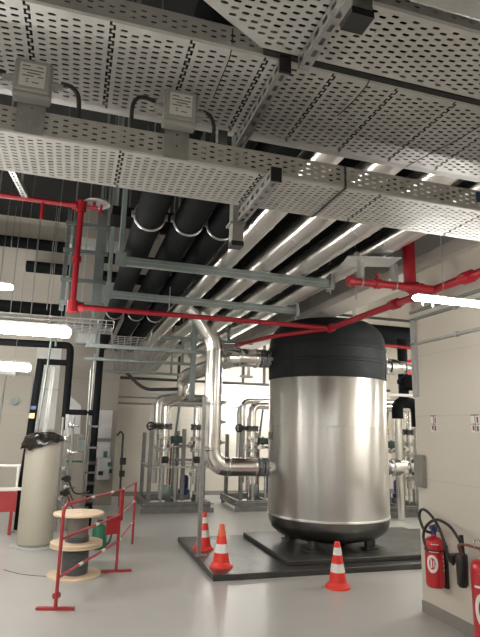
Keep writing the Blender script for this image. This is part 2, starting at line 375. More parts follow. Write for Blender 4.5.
cable([(1.62, 1.7, 2.985), (1.60, 1.85, 2.982), (1.56, 2.0, 2.982), (1.53, 2.17, 2.985)], .002, 'black', 'long thin black wire running across the underside of the middle tray at right', 'wire', 'tie_wire')

# blue sign on the far tray
t = thing('tray_sign', 'small dark blue sign with a white letter on the far tray at the right edge', 'sign', (1.79, 1.952, 2.735))
MB().b2(1.765, 2.03, 1.950, 1.956, 2.735, 2.790).build('sign_plate', M['sblue'], t, bevel=.002)
MB().b2(1.767, 1.785, 1.949, 1.951, 2.727, 2.736).build('sign_tag', M['white'], t)
cu = bpy.data.curves.new('lettering', 'FONT'); cu.body = 'C'; cu.size = .058; cu.extrude = .001
tmp = bpy.data.objects.new('lettering_curve', cu); me = bpy.data.meshes.new_from_object(tmp); bpy.data.objects.remove(tmp); bpy.data.curves.remove(cu)
me.materials.clear(); me.materials.append(M['white'])
lt = bpy.data.objects.new('lettering', me); COL.objects.link(lt); lt.parent = t; lt.location = (.007, -.0035, .006); lt.rotation_euler = (PI / 2, 0, 0)

# ------------------------------------------------------------------ overhead pipes
def overhead_pipe(label, x, z, r, m, group, y0=-2, y1=12.2, bands=True, clamps=(), name='overhead_pipe'):
    t = thing(name, label, 'pipe', (x, y0, z), group)
    mb = MB().tube([(x, y0 + (y1 - y0) * i / 8, z) for i in range(9)], r, 36)
    mb.build('pipe_jacket', M[m], t)
    if bands:
        y = y0 + .6 + .17 * (x * 10 % 3)
        k = MB()
        while y < y1:
            k.lathe([(r + .0005, -.014), (r + .004, -.008), (r + .004, .008), (r + .0005, .014)], (x, y, z), 36, 'y', cap=False).cut(); y += 1.0
        k.build('jacket_seam', M[m], t)
    for y, lab in clamps:
        h = thing('pipe_clamp', lab, 'pipe clamp', (x, y, z), 'pipe clamps round the black overhead pipes')
        MB().torus((x, y, z), r + .006, .012, 'y', 30, 6).build('ring', M['galv'], h)
        c = MB()
        for s in (-1, 1): c.b2(x + s * (r + .014) - .014, x + s * (r + .014) + .014, y - .02, y + .02, z - .022, z + .022).cut()
        c.build('lug', M['galv'], h)
        MB().cyl((x, y, z + r), (x, y, ZC), .006, 6).build('rod', M['galv'], h)
    return t
ords = ['first', 'second', 'third', 'fourth']
for i, x in enumerate((1.335, 1.735, 2.145, 2.55)):
    overhead_pipe('%s silver overhead pipe counted from the black ones' % ords[i], x, 3.305, .104, 'jacket_y', 'silver jacketed overhead pipes')
for i, x in enumerate((.46, .78, 1.06)):
    overhead_pipe('%s black insulated overhead pipe counted from the left' % ords[i], x, 3.32, .117, 'rubber', 'black insulated overhead pipes', bands=False, y1=11.7, clamps=((4.12, 'bright clamp round the %s black overhead pipe, just behind the trays' % ords[i]), (8.0, 'rear clamp round the %s black overhead pipe, above the red pipe' % ords[i])))
for i, x in enumerate((1.36, 2.02, 2.58, 3.02)):
    overhead_pipe('dark pipe of the upper layer, seen in the gap beside the %s silver pipe' % ords[i], x, 3.86, .19, 'duct', 'dark upper pipes above the silver ones', bands=False, y0=-2 if i < 3 else 4.5, y1=9.5, name='upper_pipe')

for y, z, w, h, lab in ((5.22, 3.66, .34, .10, 'nearest'), (6.62, 3.66, .22, .08, 'middle'), (7.5, 3.66, .30, .08, 'rearmost')):
    t = thing('cross_duct', lab + ' dark flat duct crossing above the three black overhead pipes', 'duct', (.2, y, z))
    MB().b2(.20, 1.15, y - w / 2, y + w / 2, z, z + h).build('duct_body', M['duct'], t, bevel=.006)
    MB().b2(.24, .26, y - .01, y + .01, z + h, ZC).cut().b2(1.11, 1.13, y - .01, y + .01, z + h, ZC).build('hanger', M['galv'], t)
# struts below the pipes
def trapeze(label, y, x0, x1, z, hx, hz, w=.05, h=.085):
    t = thing('strut_trapeze', label, 'support strut', (x0, y, z), 'green-grey struts under the overhead pipes')
    MB().b2(x0, x1, y - w / 2, y + w / 2, z, z + h).build('cross_rail', M['strut'], t, bevel=.004)
    k = MB().b2(x0 + .02, x1 - .02, y - w / 2 - .0035, y - w / 2 + .001, z + h * .46, z + h * .54); k.build('rail_groove', M['galv'], t)
    for x in hx:
        MB().b2(x - .024, x + .024, y - .024, y + .024, z + h, hz).build('hanger_post', M['strut'], t, bevel=.004)
        MB().b2(x - .05, x + .05, y - w / 2 - .012, y - w / 2 - .004, z - .02, z + .12).cyl((x, y - w / 2 - .03, z + .04), (x, y - w / 2, z + .04), .012, 8).build('corner_plate', M['strut'], t)
    MB().b2(x1 - .06, x1 - .03, y - .06, y + .06, z - .03, z + .14).cyl((x1 - .045, y, z - .07), (x1 - .045, y, z + .3), .008, 8).build('end_clip', M['galv'], t)
    return t
trapeze('front green-grey strut crossing under the overhead pipes, nearer the trays', 4.88, .30, 2.50, 3.105, (.30,), ZC)
trapeze('rear green-grey strut crossing under the overhead pipes, just above the red pipe', 6.22, .29, 2.68, 3.10, (.27,), ZC, .05, .085)
def rod(x, y, z0, z1, label, r=.006):
    return tag(MB().cyl((x, y, z0), (x, y, z1), r, 8).build('hanger_rod', M['galv'], loc=(x, y, z0)), label, 'rod', 'thin steel hanger rods')
rod(.965, 6.05, 2.96, ZC, 'thin hanger rod dropping to the long red pipe in front of the black pipes')
rod(2.60, 4.6, 2.93, ZC, 'thin hanger rod in front of the pale square plate by the tank')

# ------------------------------------------------------------------ red sprinkler pipework
def ring(mb, c, r, l, axis): return mb.lathe([(r * .8, -l / 2), (r, -l / 2), (r, l / 2), (r * .8, l / 2)], c, 18, axis).cut()
YR = 6.08; ZR = 2.93
t = thing('sprinkler_line', 'red sprinkler pipe coming down at left and crossing in front of the struts', 'sprinkler pipe', (-.1, YR, ZR), 'red sprinkler pipes')
MB().tube([(-3.9, YR, 4.12), (-.11, YR, 4.12)], .029, 14).build('upper_pipe', M['red'], t)
MB().tube([(-.11, YR, 4.16), (-.11, YR, ZR - .03)], .034, 14).build('drop_pipe', M['red'], t)
MB().tube([(-.16, YR, ZR), (3.1, YR, ZR)], .030, 14).build('cross_pipe', M['red'], t)
k = MB(); ring(k, (-.11, YR, 4.12), .058, .12, 'z'); ring(k, (-.19, YR, 4.12), .05, .05, 'x'); ring(k, (-.11, YR, ZR), .058, .13, 'z'); ring(k, (-.02, YR, ZR), .052, .06, 'x'); ring(k, (-.11, YR, ZR + .55), .05, .06, 'z')
k.build('coupling', M['red'], t)
MB().tube([(-.53, YR, 4.12), (-.53, YR, 3.90)], .02, 10).build('stub_pipe', M['red'], t)
MB().tube([(-.11, YR, 4.12), (.08, YR, 4.12)], .022, 10).build('head_arm', M['red'], t)
MB().b2(-1.25, -1.2, YR - .06, YR + .06, 4.08, 4.16).cyl((-.78, YR, 4.15), (-.78, YR, ZC), .006, 6).build('hanger', M['galv'], t)
t2 = thing('sprinkler', 'round pale dish over a sprinkler head at the top of the left red pipe', 'sprinkler', (.06, YR, 4.1))
MB().lathe([(.0, .03), (.13, .025), (.155, .0), (.15, -.008), (.125, .015), (0, .02)], (.06, YR, 4.175), 28).build('shield_plate', M['plate'], t2)
MB().cyl((.03, YR, 4.15), (.03, YR, 4.195), .02, 10).cyl((.11, YR, 4.06), (.11, YR, 4.17), .018, 10).lathe([(.03, 0), (.03, .008)], (.11, YR, 4.06), 12).build('nozzle', M['red'], t2)
# right-hand main
XM = 3.06
t = thing('sprinkler_main', 'red sprinkler main running toward the camera past the tank top at right', 'sprinkler pipe', (XM, 4, ZR), 'red sprinkler pipes')
MB().tube([(XM, 6.16, ZR), (XM, 1.12, ZR)], .036, 16).build('main_pipe', M['red'], t)
k = MB()
for y in (6.08, 4.62, 4.25, 3.55): ring(k, (XM, y, ZR), .054, .10, 'y')
for y in (4.62, 3.55):
    for s in (-1, 1): k.box((XM + s * .06, y, ZR), (.035, .08, .03)).cut()
k.build('coupling', M['red'], t)
MB().tube([(XM, 6.1, ZR), (XM - .52, 6.95, ZR - .02), (XM - .72, 7.9, ZR - .02)], .03, 12).build('rear_branch', M['red'], t)
t = thing('sprinkler_riser', 'thick vertical red pipe dropping to a short branch left of the wall corner', 'sprinkler pipe', (2.93, 4.17, ZR), 'red sprinkler pipes')
MB().tube([(2.93, 4.17, ZR + .02), (2.93, 4.17, ZC)], .056, 18).build('vertical_pipe', M['red'], t)
MB().tube([(2.20, 4.02, ZR), (2.7, 4.0, ZR), (2.93, 3.99, ZR), (XM, 3.985, ZR)], .034, 14).build('branch_pipe', M['red'], t)
k = MB(); ring(k, (2.93, 4.17, ZR + .06), .085, .06, 'z'); ring(k, (2.22, 4.02, ZR), .046, .05, 'x'); ring(k, (2.48, 4.01, ZR), .046, .05, 'x'); k.tube([(2.93, 4.17, ZR + .04), (2.93, 4.0, ZR)], .05, 12)
k.build('coupling', M['red'], t)
MB().cyl((2.48, 4.01, ZR), (2.48, 4.01, ZR + .08), .014, 10).lathe([(.03, 0), (.03, .008)], (2.48, 4.01, ZR + .08), 12).build('nozzle', M['red'], t)
k = MB()
for x in (2.32, 2.66): k.b2(x - .018, x + .018, 3.985, 4.045, ZR + .03, ZR + .20).torus((x, 4.015, ZR), .042, .008, 'x', 18, 6).cut()
k.build('pipe_hanger', M['galv'], t)
t = thing('sprinkler_shield', 'pale flat square plate above the short red branch pipe near the tank', 'sprinkler plate', (2.45, 4.15, 3.19))
MB().add([(2.22, 4.06, 3.165), (2.68, 3.93, 3.165), (2.74, 4.22, 3.175), (2.30, 4.36, 3.175), (2.22, 4.06, 3.175), (2.68, 3.93, 3.175), (2.74, 4.22, 3.185), (2.30, 4.36, 3.185)], [(0, 1, 2, 3), (4, 7, 6, 5), (0, 4, 5, 1), (1, 5, 6, 2), (2, 6, 7, 3), (3, 7, 4, 0)]).build('plate', M['plate'], t, smooth=0)
MB().b2(2.30, 2.335, 4.06, 4.10, 3.185, 3.22).b2(2.64, 2.675, 4.04, 4.08, 3.185, 3.22).build('plate_clip', M['galv'], t)

# ------------------------------------------------------------------ lamps
def batten(x, y, z, L, label, hang=True, f=1.):
    t = thing('batten_lamp', label, 'ceiling lamp', (x, y, z), 'linear batten lamps')
    prof = [(r * f, q) for r, q in ((.0, 0), (.03, .004), (.052, .02), (.055, .05), (.055, L - .05), (.052, L - .02), (.03, L - .004), (0, L))]
    MB().lathe(prof, (x, y, z), 18, 'x').build('diffuser', M['lamp'], t)
    MB().b2(x + .03, x + L - .03, y - .04 * f, y + .04 * f, z + .047 * f, z + .085 * f).build('housing', M['lampbody'], t, bevel=.006)
    k = MB()
    for u in (.15, .85):
        if hang: k.b2(x + L * u - .012, x + L * u + .012, y - .045, y + .045, z + .06, z + .095).cyl((x + L * u, y, z + .09), (x + L * u, y, ZC), .0035, 6).cut()
    if k.done: k.build('hanger', M['galv'], t)
    return t
lamp0 = batten(-1.62, 5.9, 2.60, 1.52, 'long bright batten lamp at left, the nearer and higher of the left pair')
def lamp(x, y, z, label): return dup(lamp0, (x, y, z), label)
lamp(-2.17, 8.3, 2.43, 'bright batten lamp at the left edge below the longer one')
lamp(3.30, 12.6, 2.36, 'glowing batten lamp against the back wall between riser and tank')
lamp(-2.80, 10.5, 4.12, 'small distant batten lamp high at the left edge under the dark pipes')
tr = batten(1.97, 2.78, 2.475, 1.22, 'thin bright batten lamp at the right edge above the wall', hang=False, f=.36)
k = MB()
for u in (.06, .12, .5, .55): k.b2(1.97 + 1.22 * u - .004, 1.97 + 1.22 * u + .004, 2.775, 2.785, 2.425, 2.46).cut()
k.build('cover_clip', M['white'], tr)
k = MB().cyl((2.2, 2.78, 2.51), (2.2, 2.78, ZC), .003, 6).cut().cyl((3.1, 2.78, 2.51), (3.1, 2.78, ZC), .003, 6); k.build('hanger', M['galv'], tr)
for (x, y, z), lab in (((-2.25, 2.5, 1.95), 'added low batten lamp under the cable trays, unseen left of the view'), ((-2.9, 4.2, 2.6), 'added batten lamp unseen left of the view in front of the red pipe'), ((-3.0, -1.6, 3.02), 'added batten lamp behind the camera at far left'), ((-1.05, -1.6, 3.02), 'added batten lamp behind the camera near the right'), ((4.2, 5.45, 2.75), 'added batten lamp hidden behind the right wall, nearest the tank'), ((6.2, 6.2, 2.9), 'added batten lamp hidden behind the right wall, farther right'), ((6.7, 9.0, 3.0), 'added unseen batten lamp over the rightmost pump station'), ((5.6, 11.6, 3.0), 'added unseen batten lamp near the back wall at right behind the tank'), ((4.4, 11.1, 4.7), 'added unseen high batten lamp near the back wall above the tank')):  # unseen lamps added to brighten trays, tank, floor and back wall
    lamp(x, y, z, lab)

t = thing('shading_duct', 'wide unseen duct added above the viewpoint to shade the cable trays', 'duct', (-4, .2, 2.78))  # out-of-view blocker, added to keep rear lamp light off the tray sides
MB().b2(-4, 3.2, .2, 1.05, 2.78, 3.16).build('duct_body', M['galv'], t, bevel=.01)
k = MB()
for x in (-3, -1, .1): k.b2(x - .02, x + .02, .16, .2, 2.76, ZC).cut()
k.build('hanger', M['galv'], t)

# ------------------------------------------------------------------ tank
TX, TY, TR = 3.51, 7.12, .84
t = thing('storage_tank', 'large shiny steel storage tank with a black insulated top', 'tank', (TX, TY, .12))
MB().lathe([(TR, .50), (TR, 1.70), (TR, 1.7), (TR, 2.40)], (TX, TY, 0), 96, cap=False).build('steel_jacket', M['tank'], t, solid=.003)
MB().lathe([(TR + .001, 1.693), (TR + .004, 1.697), (TR + .004, 1.705), (TR + .001, 1.709)], (TX, TY, 0), 96, cap=False).cut().lathe([(TR + .001, .50), (TR + .008, .505), (TR + .008, .525), (TR + .001, .53)], (TX, TY, 0), 96, cap=False).build('seam_band', M['tank'], t)
k = MB()
for a in (-.15, 2.0): k.box((TX + (TR + .001) * math.cos(a), TY + (TR + .001) * math.sin(a), 1.45), (.004, .03, 1.88), (0, 0, a)).cut()
k.build('vertical_seam', M['tank'], t)
MB().lathe([(TR, .505), (TR - .01, .42), (TR - .05, .33), (TR - .14, .26), (.5, .205), (.25, .18), (0, .175)], (TX, TY, 0), 72).build('bottom_dish', M['bottom'], t)
prof = [(TR - .02, 2.34), (TR + .008, 2.345), (TR + .012, 2.37), (TR + .012, 2.56), (TR + .022, 2.57), (TR + .022, 2.60), (TR + .012, 2.61), (TR + .012, 2.76), (TR + .022, 2.77), (TR + .022, 2.80), (TR + .008, 2.82)]
for i in range(1, 9):
    a = PI / 2 * i / 8; prof.append((TR + .005 - .34 * (1 - math.cos(a)), 2.84 + .36 * math.sin(a)))
prof += [(.25, 3.235), (0, 3.24)]
MB().lathe(prof, (TX, TY, 0), 72).build('insulation_cap', M['cap'], t)
k = MB()
for a in (-2.62, -.75, .9): k.box((TX + (TR + .013) * math.cos(a), TY + (TR + .013) * math.sin(a), 2.58), (.008, .03, .48), (0, 0, a)).cut()
k.build('cap_seam', M['cap'], t)
for a in (PI / 4, 3 * PI / 4, 5 * PI / 4, 7 * PI / 4):
    x, y = TX + .58 * math.cos(a), TY + .58 * math.sin(a)
    MB().cyl((x, y, .135), (x, y, .40), .075, 20).lathe([(.12, .12), (.12, .14)], (x, y, 0), 24).build('leg', M['dish'], t)
def flange(mb, c, r, axis, th=.025, gap=.06):
    for s in (-1, 1):
        cc = Vector(c); d = Vector((1, 0, 0)) if axis == 'x' else Vector((0, 1, 0)) if axis == 'y' else Vector((0, 0, 1))
        mb.lathe([(r, -th / 2), (r, th / 2)], cc + d * s * gap / 2, 24, axis)
    for k in range(8):
        a = 2 * PI * k / 8; u = r * .82
        off = Vector((0, math.cos(a), math.sin(a))) if axis == 'x' else Vector((math.cos(a), 0, math.sin(a))) if axis == 'y' else Vector((math.cos(a), math.sin(a), 0))
        p = Vector(c) + off * u; mb.cyl(p - d * (gap / 2 + th + .008), p + d * (gap / 2 + th + .008), .012, 6)
    return mb
for s in (-1, 1):
    for z in (2.62, 1.13):
        nz = MB().tube([(TX + s * (TR - .02), TY, z), (TX + s * (TR + .09), TY, z)], .085, 20).build('nozzle', M['chrome'], t)
        flange(MB(), (TX + s * (TR + .10), TY, z), .125, 'x', .022, .03).build('nozzle_flange', M['flange'], nz)
MB().box((TX + (TR + .006) * math.cos(3.05), TY + (TR + .006) * math.sin(3.05), 1.55), (.016, .16, .10), (0, 0, 3.05)).build('name_plate', M['core'], t)
k = MB().cyl((TX - .6, TY - .62, 2.33), (TX - .6, TY - .64, 2.33), .012, 8); k.build('gauge_stub', M['chrome'], t)

# lower pipe and riser
t = thing('tank_riser_pipe', 'silver pipe leaving the tank low at left and rising to the ceiling pipes', 'pipe', (1.80, TY, 1.0))
XR = 1.80; ZL = 1.13
def jr(mb, c, r, axis): return mb.lathe([(r, -.012), (r + .005, -.007), (r + .005, .007), (r, .012)], c, 32, axis, cap=False).cut()
MB().tube([(2.44, TY, ZL), (2.02, TY, ZL)], .122, 32).build('outlet_pipe', M['jacket'], t)
e = arc((2.02, TY, ZL + .22), .22, -PI / 2, -PI, 4, (1, 0, 0), (0, 0, 1))
MB().tube(e, .124, 32).build('elbow', M['jacket'], t, smooth=10)
MB().tube([(XR, TY, ZL + .22), (XR, TY, 2.72)], .120, 32).build('riser', M['jacket'], t)
MB().tube([(XR, TY, 2.70), (XR - .015, TY, 2.78), (XR - .05, TY, 2.87)], .122, 32).build('elbow', M['jacket'], t, smooth=10)
MB().tube([(XR - .05, TY, 2.87), (1.52, TY, 3.22), (1.39, TY, 3.30)], [.118, .116, .10], 32).build('slanted_pipe', M['jacket'], t)
k = MB()
for z in (1.36, 1.95, 2.70): jr(k, (XR, TY, z), .120, 'z')
jr(k, (2.42, TY, ZL), .122, 'x'); jr(k, (2.05, TY, ZL), .122, 'x'); k.build('jacket_seam', M['jacket'], t)
flange(MB(), (2.498, TY, ZL), .125, 'x', .022, .03).cyl((2.43, TY, ZL), (2.50, TY, ZL), .09, 20).build('pipe_flange', M['flange'], t)
k = MB()
for z in (1.45, 1.72, 1.98): k.lathe([(.035, 0), (.02, .03), (.012, .07)], (XR + .12, TY, z), 12, 'x').cut()
k.build('sensor_pocket', M['galv'], t)

t = thing('tank_inlet_pipe', 'silver pipe leaving the black tank top at left and bending down behind the riser', 'pipe', (2.4, TY, 2.5))
MB().tube(rounded([(2.44, TY, 2.62), (2.10, TY, 2.62), (1.70, 8.35, 2.46), (1.66, 8.6, 2.40), (1.66, 8.62, 2.14), (1.72, 10.6, 2.10), (1.85, 11.05, 2.12)], .16, 6), [.128] * 8 + [.115] * 6 + [.10] * 8 + [.075] * 99, 28).build('pipe_jacket', M['jacket'], t)
k = MB(); jr(k, (2.40, TY, 2.62), .136, 'x'); jr(k, (2.14, TY, 2.62), .136, 'x'); k.build('jacket_seam', M['jacket'], t)
flange(MB(), (2.498, TY, 2.62), .13, 'x', .022, .03).cyl((2.43, TY, 2.62), (2.50, TY, 2.62), .095, 20).build('pipe_flange', M['flange'], t)
k = MB().cyl((2.30, TY, 2.50), (2.30, TY, 2.36), .02, 10).b2(2.18, 2.36, TY - .03, TY + .03, 2.34, 2.37); k.build('drain_valve', M['galv'], t)
for (z, lab) in ((2.62, 'short silver pipe at the black top of the tank, right side'), (1.13, 'short silver pipe low on the right side of the tank')):
    t = thing('tank_stub_pipe', lab, 'pipe', (4.5, TY, z))
    MB().lathe([(.10, 4.477), (.10, 4.54), (.125, 4.56), (.125, 4.66), (.105, 4.67), (.10, 4.80), (.085, 4.82)], (0, TY, z), 24, 'x').build('pipe_jacket', M['jacket'], t)
    MB().cyl((4.82, TY, z), (4.93, TY, z), .065, 16).lathe([(.10, 4.83), (.10, 4.85)], (0, TY, z), 20, 'x').build('valve', M['galv'], t)
    k = MB().cyl((4.86, TY - .06, z + .09), (4.93, TY - .12, z + .11), .028, 8).cut().cyl((4.86, TY - .06, z - .08), (4.93, TY - .12, z - .09), .026, 8)
    k.build('valve_handle', M['ext' if z > 2 else 'black'], t)

# base slabs
tag(MB().b2(1.60, 5.7, 6.05, 8.15, 0, .065).build('base_slab', M['mat_'], loc=(1.6, 6.05, 0), bevel=.008), 'wide black rubber slab on the floor under tank and cone', 'floor slab')
tag(MB().b2(2.56, 5.3, 6.24, 8.02, .065, .125).build('base_slab', M['mat_'], loc=(2.56, 6.24, .065), bevel=.01), 'smaller raised black slab directly under the steel tank', 'floor slab')

# perforated post by the slab
t = thing('slotted_post', 'perforated galvanised upright post standing by the left slab corner', 'post', (1.64, 6.98, 0))
perf_channel((1.64, 6.95, .07), (1.64, 6.95, 2.05), .05, .05, 30, 'channel', M['galv'], t)
MB().b2(1.60, 1.75, 6.9, 7.02, .065, .075).build('foot_plate', M['galv'], t)
k = MB().b2(1.62, 1.72, 6.96, 7.0, 1.36, 1.40).cut().b2(1.62, 1.72, 6.96, 7.0, 1.93, 1.97); k.build('pipe_bracket', M['galv'], t)

# ------------------------------------------------------------------ cones
def cone(loc, label, kind):
    t = thing('traffic_cone', label, 'traffic cone', loc, 'red and white traffic cones')
    x, y, z = loc
    def r(h): return .098 - (.098 - .026) * (h - .05) / .43
    MB().lathe([(.135, 0), (.135, .018), (.125, .03), (.112, .034), (.104, .05), (r(.06), .06)], loc, 28).build('foot', M['cone'], t)
    hs = [.06, .17, .26, .35, .43, .48] if kind != 1 else [.06, .17, .27, .36, .44, .49]
    cols = ['cone', 'white', 'cone', 'white', 'cone'] if kind != 1 else ['cone', 'white', 'cone', 'orange', 'orange']
    nm = {'cone': 'red_section', 'white': 'white_band', 'orange': 'orange_sleeve'}
    hs = [h if h < .07 else h * .95 for h in hs]
    for i in range(5):
        a, b = hs[i], hs[i + 1]
        o = MB().lathe([(r(a), a), (r(b), b)], loc, 28).build(nm[cols[i]], M[cols[i]], t)
        if cols[i] != 'cone': o['label'] = 'white reflective band' if cols[i] == 'white' else 'worn orange sleeve'
    MB().lathe([(r(hs[-1]), hs[-1]), (r(hs[-1]) - .008, hs[-1] + .006), (.008, hs[-1] + .004), (.008, hs[-1] - .03)], loc, 20).build('tip', M['cone' if kind != 1 else 'orange'], t)
    return t
cone((2.85, 5.56, 0), 'red and white traffic cone on the bare floor in front of the tank', 0)
cone((1.775, 6.38, .065), 'traffic cone with a worn orange top, standing on the black slab', 1)
cone((1.78, 7.30, .065), 'traffic cone behind the slotted post at the rear left slab corner', 2)

# ------------------------------------------------------------------ pump skids
def pump_skid(label):
    t = thing('pump_skid', label, 'pump station', (0, 0, 0), 'pump stations at the back')
    k = MB()
    for y in (0, 1.3): k.b2(0, 1.32, y, y + .07, .07, .2)
    for x in (0, .63, 1.25): k.b2(x, x + .07, .07, 1.3, .07, .2)
    for x in (.03, .63, 1.22):
        for y in (.02, 1.3): k.b2(x, x + .08, y, y + .08, 0, .07)
    k.b2(-.06, 1.38, -.04, -.005, .0, .09); k.b2(-.06, 1.38, -.03, .0, .15, .17)
    k.build('base_frame', M['frame'], t, bevel=.004)
    for (x, y, h) in ((.06, .1, 1.55), (.74, .2, 1.60), (.06, 1.2, 1.5), (.80, 1.2, 1.55), (1.24, .5, 1.5)):
        MB().b2(x, x + .075, y, y + .075, .2, h).build('upright', M['frame'], t, bevel=.004)
    k = MB().b2(.06, 1.3, .12, .16, .83, .87).b2(.06, 1.3, 1.2, 1.24, .83, .87).b2(.06, .10, .12, 1.24, .83, .87).b2(.30, .34, .02, .06, .2, .86).b2(.58, .62, .02, .06, .2, .86).b2(1.02, 1.06, .02, .06, .2, .86)
    k.build('rack_frame', M['galv'], t)
    # jacketed loops
    def loop(pts, r, m='jacket', n='pipe'): return MB().tube(rounded(pts, .17, 7), r, 18).build(n, M[m], t)
    loop([(.40, .35, .86), (.40, .35, 2.14), (1.30, .35, 2.14), (1.30, .5, 2.14)], .092)
    loop([(.26, .62, .5), (.26, .62, 2.24), (.62, .62, 2.26), (1.32, .62, 2.26)], .068)
    loop([(.12, .50, .9), (.12, .50, 2.12), (.5, .8, 2.2), (1.2, .9, 2.2)], .028, 'plate')
    loop([(1.06, .35, .5), (1.06, .35, 2.06)], .078)
    loop([(.66, .7, .3), (.66, .7, 1.2), (.70, .6, 1.9), (.74, .6, 2.2)], .026, 'strut', 'thin_pipe')
    loop([(.46, .8, .3), (.46, .8, 1.9)], .045)
    loop([(1.20, .8, .3), (1.20, .8, 1.7)], .045)
    loop([(.55, .4, .3), (.55, .4, 1.45)], .02, 'copper', 'thin_pipe')
    for (x, y, z, s, r) in ((.40, .35, 1.64, -1, .15), (1.06, .35, 1.64, 1, .135), (.22, .62, 1.64, -1, .11)):
        v = flange(MB(), (x, y, z), r, 'z', .022, .07).lathe([(r * .8, -.035), (r * .8, .035)], (x, y, z), 20).build('butterfly_valve', M['dish'], t)
        if y < .5:
            wx = x + s * .30
            MB().cyl((x, y, z), (wx, y, z), .016, 8).torus((wx, y - .01, z), .075, .018, 'y', 20, 6).box((wx, y - .01, z), (.02, .014, .14)).box((wx, y - .01, z), (.14, .014, .02)).box((x + s * .14, y, z), (.07, .06, .07)).build('hand_wheel', M['black'], v)
    for (x, y, z) in ((.40, .35, 1.40), (.40, .35, 1.18), (1.06, .35, 1.40), (1.06, .35, 1.18), (.40, .35, .86), (1.06, .35, .70)):
        flange(MB(), (x, y, z), .125, 'z', .018, .04).build('pipe_flange', M['galv'], t)
    for (x, y, z) in ((.40, .20, .99), (1.06, .20, .99)):
        MB().box((x, y, z), (.13, .12, .13)).cyl((x, y - .07, z), (x, y + .15, z), .045, 14).build('pump_head', M['black'], t, bevel=.01)
    MB().box((.66, .40, 1.38), (.22, .16, .14)).cyl((.66, .40, 1.29), (.66, .40, 1.47), .03, 10).build('actuator', M['dgreen'], t, bevel=.012)
    b = MB().lathe([(.0, 0), (.08, 0), (.09, .02), (.09, .22), (.06, .26), (0, .26)], (.88, .55, .40), 20).lathe([(.05, 0), (.12, .03), (.12, .11), (.05, .14)], (.88, .55, .27), 20); b.build('pump_motor', M['blue'], t)
    MB().lathe([(.11, 0), (.13, .03), (.13, .22), (.10, .28), (0, .28)], (.46, .40, .2), 18).build('pump_body', M['strut'], t)
    k = MB()
    for (x, y) in ((.33, .3), (.49, .32), (.98, .3), (1.14, .32)): MB().cyl((x, y, .2), (x, y, .85), .022, 8).build('thin_pipe', M['chrome'], t)
    for (x, z) in ((.2, 1.25), (.3, 1.45), (.52, 1.25), (.9, 1.3), (1.15, 1.42)): k.cyl((x, .35, z), (x, .235, z), .02, 8); k.lathe([(.045, -.02), (.045, .02)], (x, .22, z), 14, 'y').cut()
    k.build('gauge', M['chrome'], t)
    k = MB().cyl((.40, .35, 1.25), (1.06, .35, 1.25), .03, 10).cut().cyl((.40, .35, .98), (.26, .62, .98), .03, 10).cut().cyl((.46, .8, .95), (1.2, .8, .95), .03, 10); k.build('cross_pipe', M['chrome'], t)
    return t
skid = pump_skid('pump station of pipes and valves on a steel frame left of the riser')
skid.location = (1.42, 10.75, 0)
dup(skid, (3.30, 10.75, 0), 'pump station of pipes and valves between the riser and the tank')
dup(skid, (5.75, 9.6, 0), 'pump station glimpsed between the tank and the wall corner')

# black u-bend and things behind the tank at right
t = thing('black_pipe_loop', 'black insulated pipe with an upside down U bend right of the tank', 'pipe', (6.3, 9.3, 1.3))
MB().tube(rounded([(6.12, 9.3, 1.9), (6.12, 9.3, 2.22), (6.56, 9.3, 2.22), (6.56, 9.3, 1.75)], .2, 7), .11, 20).build('u_bend', M['rubber'], t)
MB().tube([(6.28, 9.3, 2.25), (6.28, 9.3, 3.5)], .10, 20).build('drop_pipe', M['rubber'], t)
MB().lathe([(.10, -.16), (.19, -.12), (.20, 0), (.17, .1), (.10, .14)], (6.34, 9.2, 2.62), 20).cyl((6.1, 9.2, 2.62), (6.62, 9.2, 2.6), .055, 12).cyl((6.6, 9.2, 2.52), (6.62, 9.2, 2.78), .05, 12).build('insulated_valve', M['rubber'], t)
MB().cyl((6.12, 9.3, 0), (6.12, 9.3, 1.9), .075, 16).cut().cyl((6.56, 9.3, 0), (6.56, 9.3, 1.76), .075, 16).build('silver_leg', M['jacket'], t)
t = thing('black_duct', 'big black insulated duct crossing high behind the right side of the tank', 'duct', (5, 9.9, 3.6))
MB().tube([(4.7, 9.9, 3.66), (8.5, 9.9, 3.66)], .23, 28).build('duct_jacket', M['rubber'], t)
MB().b2(4.6, 8.5, 9.75, 9.8, 3.98, 4.03).build('duct_rail', M['dish'], t)
tag(MB().tube([(4.3, 8.95, 3.30), (8.5, 8.95, 3.24)], .035, 12).build('fire_pipe', M['red'], loc=(4.3, 8.95, 3.30)), 'thin red pipe crossing behind the black tank top toward the wall corner', 'pipe')
t = thing('cable_channel', 'thin pale rail behind the right side of the tank below the black valve', 'rail', (5, 8.8, 2.3))
MB().b2(4.6, 8.4, 8.77, 8.83, 2.30, 2.35).build('channel', M['plate'], t)
MB().b2(6.9, 6.95, 8.78, 8.82, 2.35, ZC).cut().b2(4.9, 4.95, 8.78, 8.82, 2.35, ZC).build('hanger', M['galv'], t)

